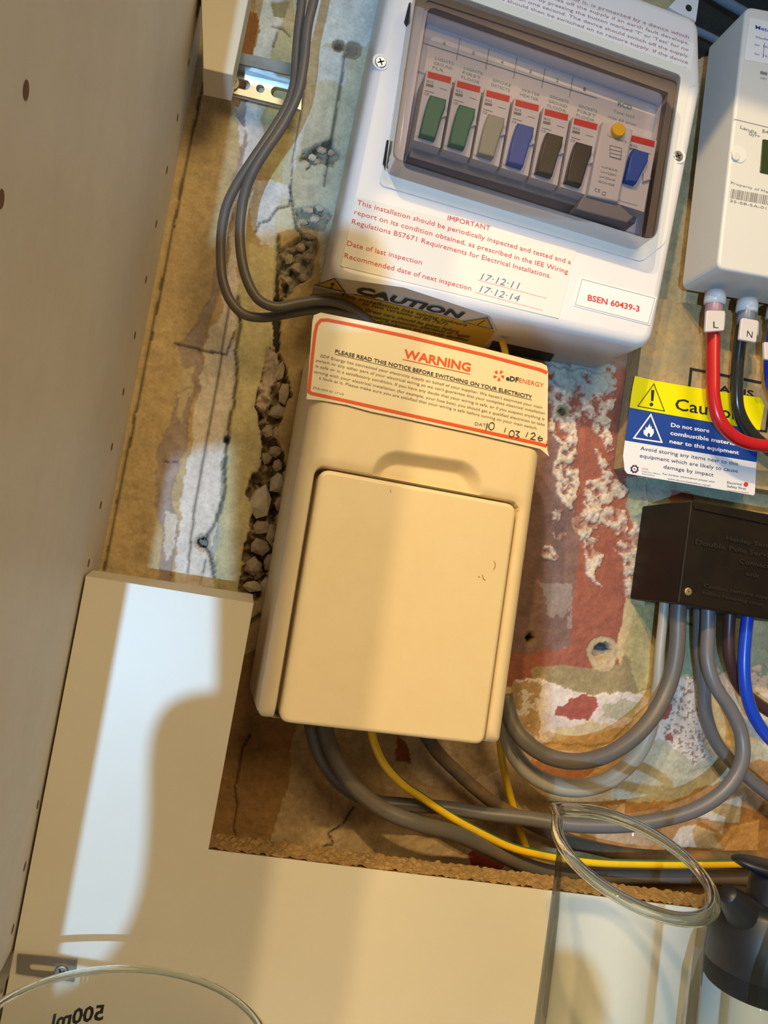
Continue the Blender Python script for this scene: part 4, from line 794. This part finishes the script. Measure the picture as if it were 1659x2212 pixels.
# 500ml mark on the near side of the beaker, facing outwards at the back
cu = bpy.data.curves.new('t', 'FONT'); cu.body = '500ml'; cu.size = 1; cu.resolution_u = 2; cu.offset = .03; o_ = bpy.data.objects.new('t', cu); COL.objects.link(o_); me = bpy.data.meshes.new_from_object(o_)
vv = [(v.co.x, v.co.y) for v in me.vertices]; ff = [tuple(p.vertices) for p in me.polygons]; bpy.data.objects.remove(o_)
mw = max(v[0] for v in vv); V = []
ml = None
def beaker_mark(ac, z0, hgt_):
    V = []
    for x, y in vv:
        a = ac-(x-mw/2)*hgt_/.72/(BRr-.003)*-1; rr_ = BRr-.0028; V.append((BC[0]+rr_*math.cos(a), BC[1]+rr_*math.sin(a), z0+y*hgt_/.72))
    return mesh('volume_mark', V, ff, M['ink_black'], bt)
beaker_mark(math.radians(113), .1385, .0070)
# bottle with black flip lid
OC = (.336, -.115)
OB = thing('oil_bottle', np.array([OC[0], OC[1], 0]), 'clear glass bottle with a black flip-top pouring lid at the right edge', 'bottle')
lathe('glass_body', [(.0003, .001), (.030, .001), (.034, .006), (.034, .16), (.031, .178), (.026, .19)], (OC[0], OC[1], 0), M['glass'], OB, n=56)
lathe('lid', [(.0275, .172), (.029, .174), (.0285, .200), (.024, .214), (.022, .218), (.0003, .218)], (OC[0], OC[1], 0), M['black_cap'], OB, n=56)
tube('lid_collar', [np.array([OC[0]+.004, OC[1], .216]), np.array([OC[0]+.006, OC[1], .232])], .014, M['black_cap'], OB, nseg=28)
tube('pouring_lip', [np.array([OC[0]-.012, OC[1]-.004, .208]), np.array([OC[0]-.026, OC[1]-.008, .219]), np.array([OC[0]-.034, OC[1]-.010, .225])], [.012, .008, .005], M['black_cap'], OB, nseg=20)
bm = bmesh.new(); bmesh.ops.create_uvsphere(bm, u_segments=28, v_segments=14, radius=1)
V = [(OC[0]+.002+v.co.x*.026, OC[1]+v.co.y*.013, .236+v.co.z*.0045+v.co.x*-.004) for v in bm.verts]; Fs = [[v.index for v in f.verts] for f in bm.faces]; bm.free()
mesh('thumb_lever', V, Fs, M['black_cap'], OB, True)
GB = thing('green_bottle', (.316, -.205, 0), 'pale green glass bottle whose shoulder enters the lower right corner', 'bottle')
lathe('glass_body', [(.0003, .001), (.034, .001), (.038, .008), (.039, .16), (.038, .19), (.0365, .199), (.033, .212), (.029, .224), (.021, .240), (.014, .252), (.012, .262), (.012, .275)], (.316, -.205, 0), M['green_glass'], GB, n=56)
lathe('mouth_ring', [(.012, .272), (.014, .273), (.014, .279), (.010, .279)], (.316, -.205, 0), M['green_glass'], GB, n=40)

# ------------------------------------------------------------------ the phone that takes the picture, and the hand that holds it (just behind the camera)
fwd = R.T[2] if False else np.array([R[0][2], R[1][2], R[2][2]]); rt = np.array([R[0][0], R[1][0], R[2][0]]); dn = np.array([R[0][1], R[1][1], R[2][1]])
def onphone(px, py, Y, back=.006):
    T = P(px, py, Y); c0 = C-fwd*back; t = np.dot(c0-LS, fwd)/np.dot(T-LS, fwd); q = LS+(T-LS)*t; return q
def pc(q): e = q-C; return np.array([e@rt, e@dn, e@fwd])
xl_ = pc(onphone(470, 1400, -.06))[0]; xr_ = pc(onphone(1172, 1150, 0))[0]; yt_ = .001; yb_ = yt_+.164
pp = roundpoly([np.array(p) for p in ((xl_, yt_), (xr_, yt_), (xr_, yb_), (xl_, yb_))], .010, 6)
V = []; Fs = []; N = len(pp)
for zz in (-.006, -.0065, -.0135, -.014):
    pq = inset(pp, .0008) if zz in (-.006, -.014) else pp
    V += [C+rt*p[0]+dn*p[1]+fwd*zz for p in pq]
Fs.append(tuple(range(N)))
for a in range(3):
    for i in range(N): j = (i+1) % N; Fs.append((a*N+i, (a+1)*N+i, (a+1)*N+j, a*N+j))
Fs.append(tuple(range(3*N, 4*N))[::-1])
ph = mesh('phone', V, Fs, M['phone']); setp(ph, 'dark mobile phone taking the picture, held just behind the camera position', 'phone')
def hp(px, py, Y, back): q = onphone(px, py, Y, back); return q
bm_me = bpy.data.meshes.new('person'); pts = []; rad = []; ed = []
def addp(q, r, prev=None):
    pts.append(q); rad.append(r); i = len(pts)-1
    if prev is not None: ed.append((prev, i))
    return i
bk_ = .024
def hq(x, y, back):   # a point of the hand, given where it would stand in the plane of the phone's back
    q0 = C+rt*(x-.0036)+dn*y-fwd*.006; D0 = np.dot(C-LS, fwd)-.006; return LS+(q0-LS)*(D0-(back-.006))/D0
root = addp(hq(-.136, .190, .030), .026); arm = addp(hq(-.160, .290, .060), .030, root); addp(hq(-.20, .42, .11), .036, arm)
palm = addp(hq(-.130, .120, .028), .022, root); palm2 = addp(hq(-.112, .045, .026), .024, palm)
i0 = addp(hq(-.092, .002, .024), .0155, palm2); i1 = addp(hq(-.066, -.0105, .022), .0145, i0); i2 = addp(hq(-.046, -.0135, .022), .0137, i1); i3 = addp(hq(-.029, -.0145, .022), .0125, i2); addp(hq(-.0215, -.0148, .022), .0078, i3)
m0 = addp(hq(-.094, .024, .028), .0145, palm2); m1 = addp(hq(-.070, .018, .028), .0135, m0); addp(hq(-.050, .018, .028), .010, m1)
lp = addp(hq(-.086, .186, .026), .020, root); t0 = addp(hq(-.068, .150, .022), .0155, lp); t1 = addp(hq(-.0655, .125, .022), .0150, t0); t2 = addp(hq(-.066, .105, .022), .0150, t1); t3 = addp(hq(-.0665, .097, .022), .0135, t2); addp(hq(-.067, .0895, .022), .008, t3)
h1 = addp(hq(-.040, .178, .024), .018, lp); h2 = addp(hq(.000, .176, .022), .016, h1); addp(hq(.035, .174, .022), .015, h2)
org = pts[0]; bm_me.from_pydata([tuple(p-org) for p in pts], ed, []); hand = bpy.data.objects.new('person', bm_me); COL.objects.link(hand); hand.location = org
bm_me.materials.append(M['skin']); sk = hand.modifiers.new('skin', 'SKIN'); 
for i, r in enumerate(rad): bm_me.skin_vertices[0].data[i].radius = (r, r)
bm_me.skin_vertices[0].data[0].use_root = True; sk.use_smooth_shade = True; sb = hand.modifiers.new('sub', 'SUBSURF'); sb.levels = 2; sb.render_levels = 2
setp(hand, 'bare hand and forearm holding the phone behind the camera position', 'person')
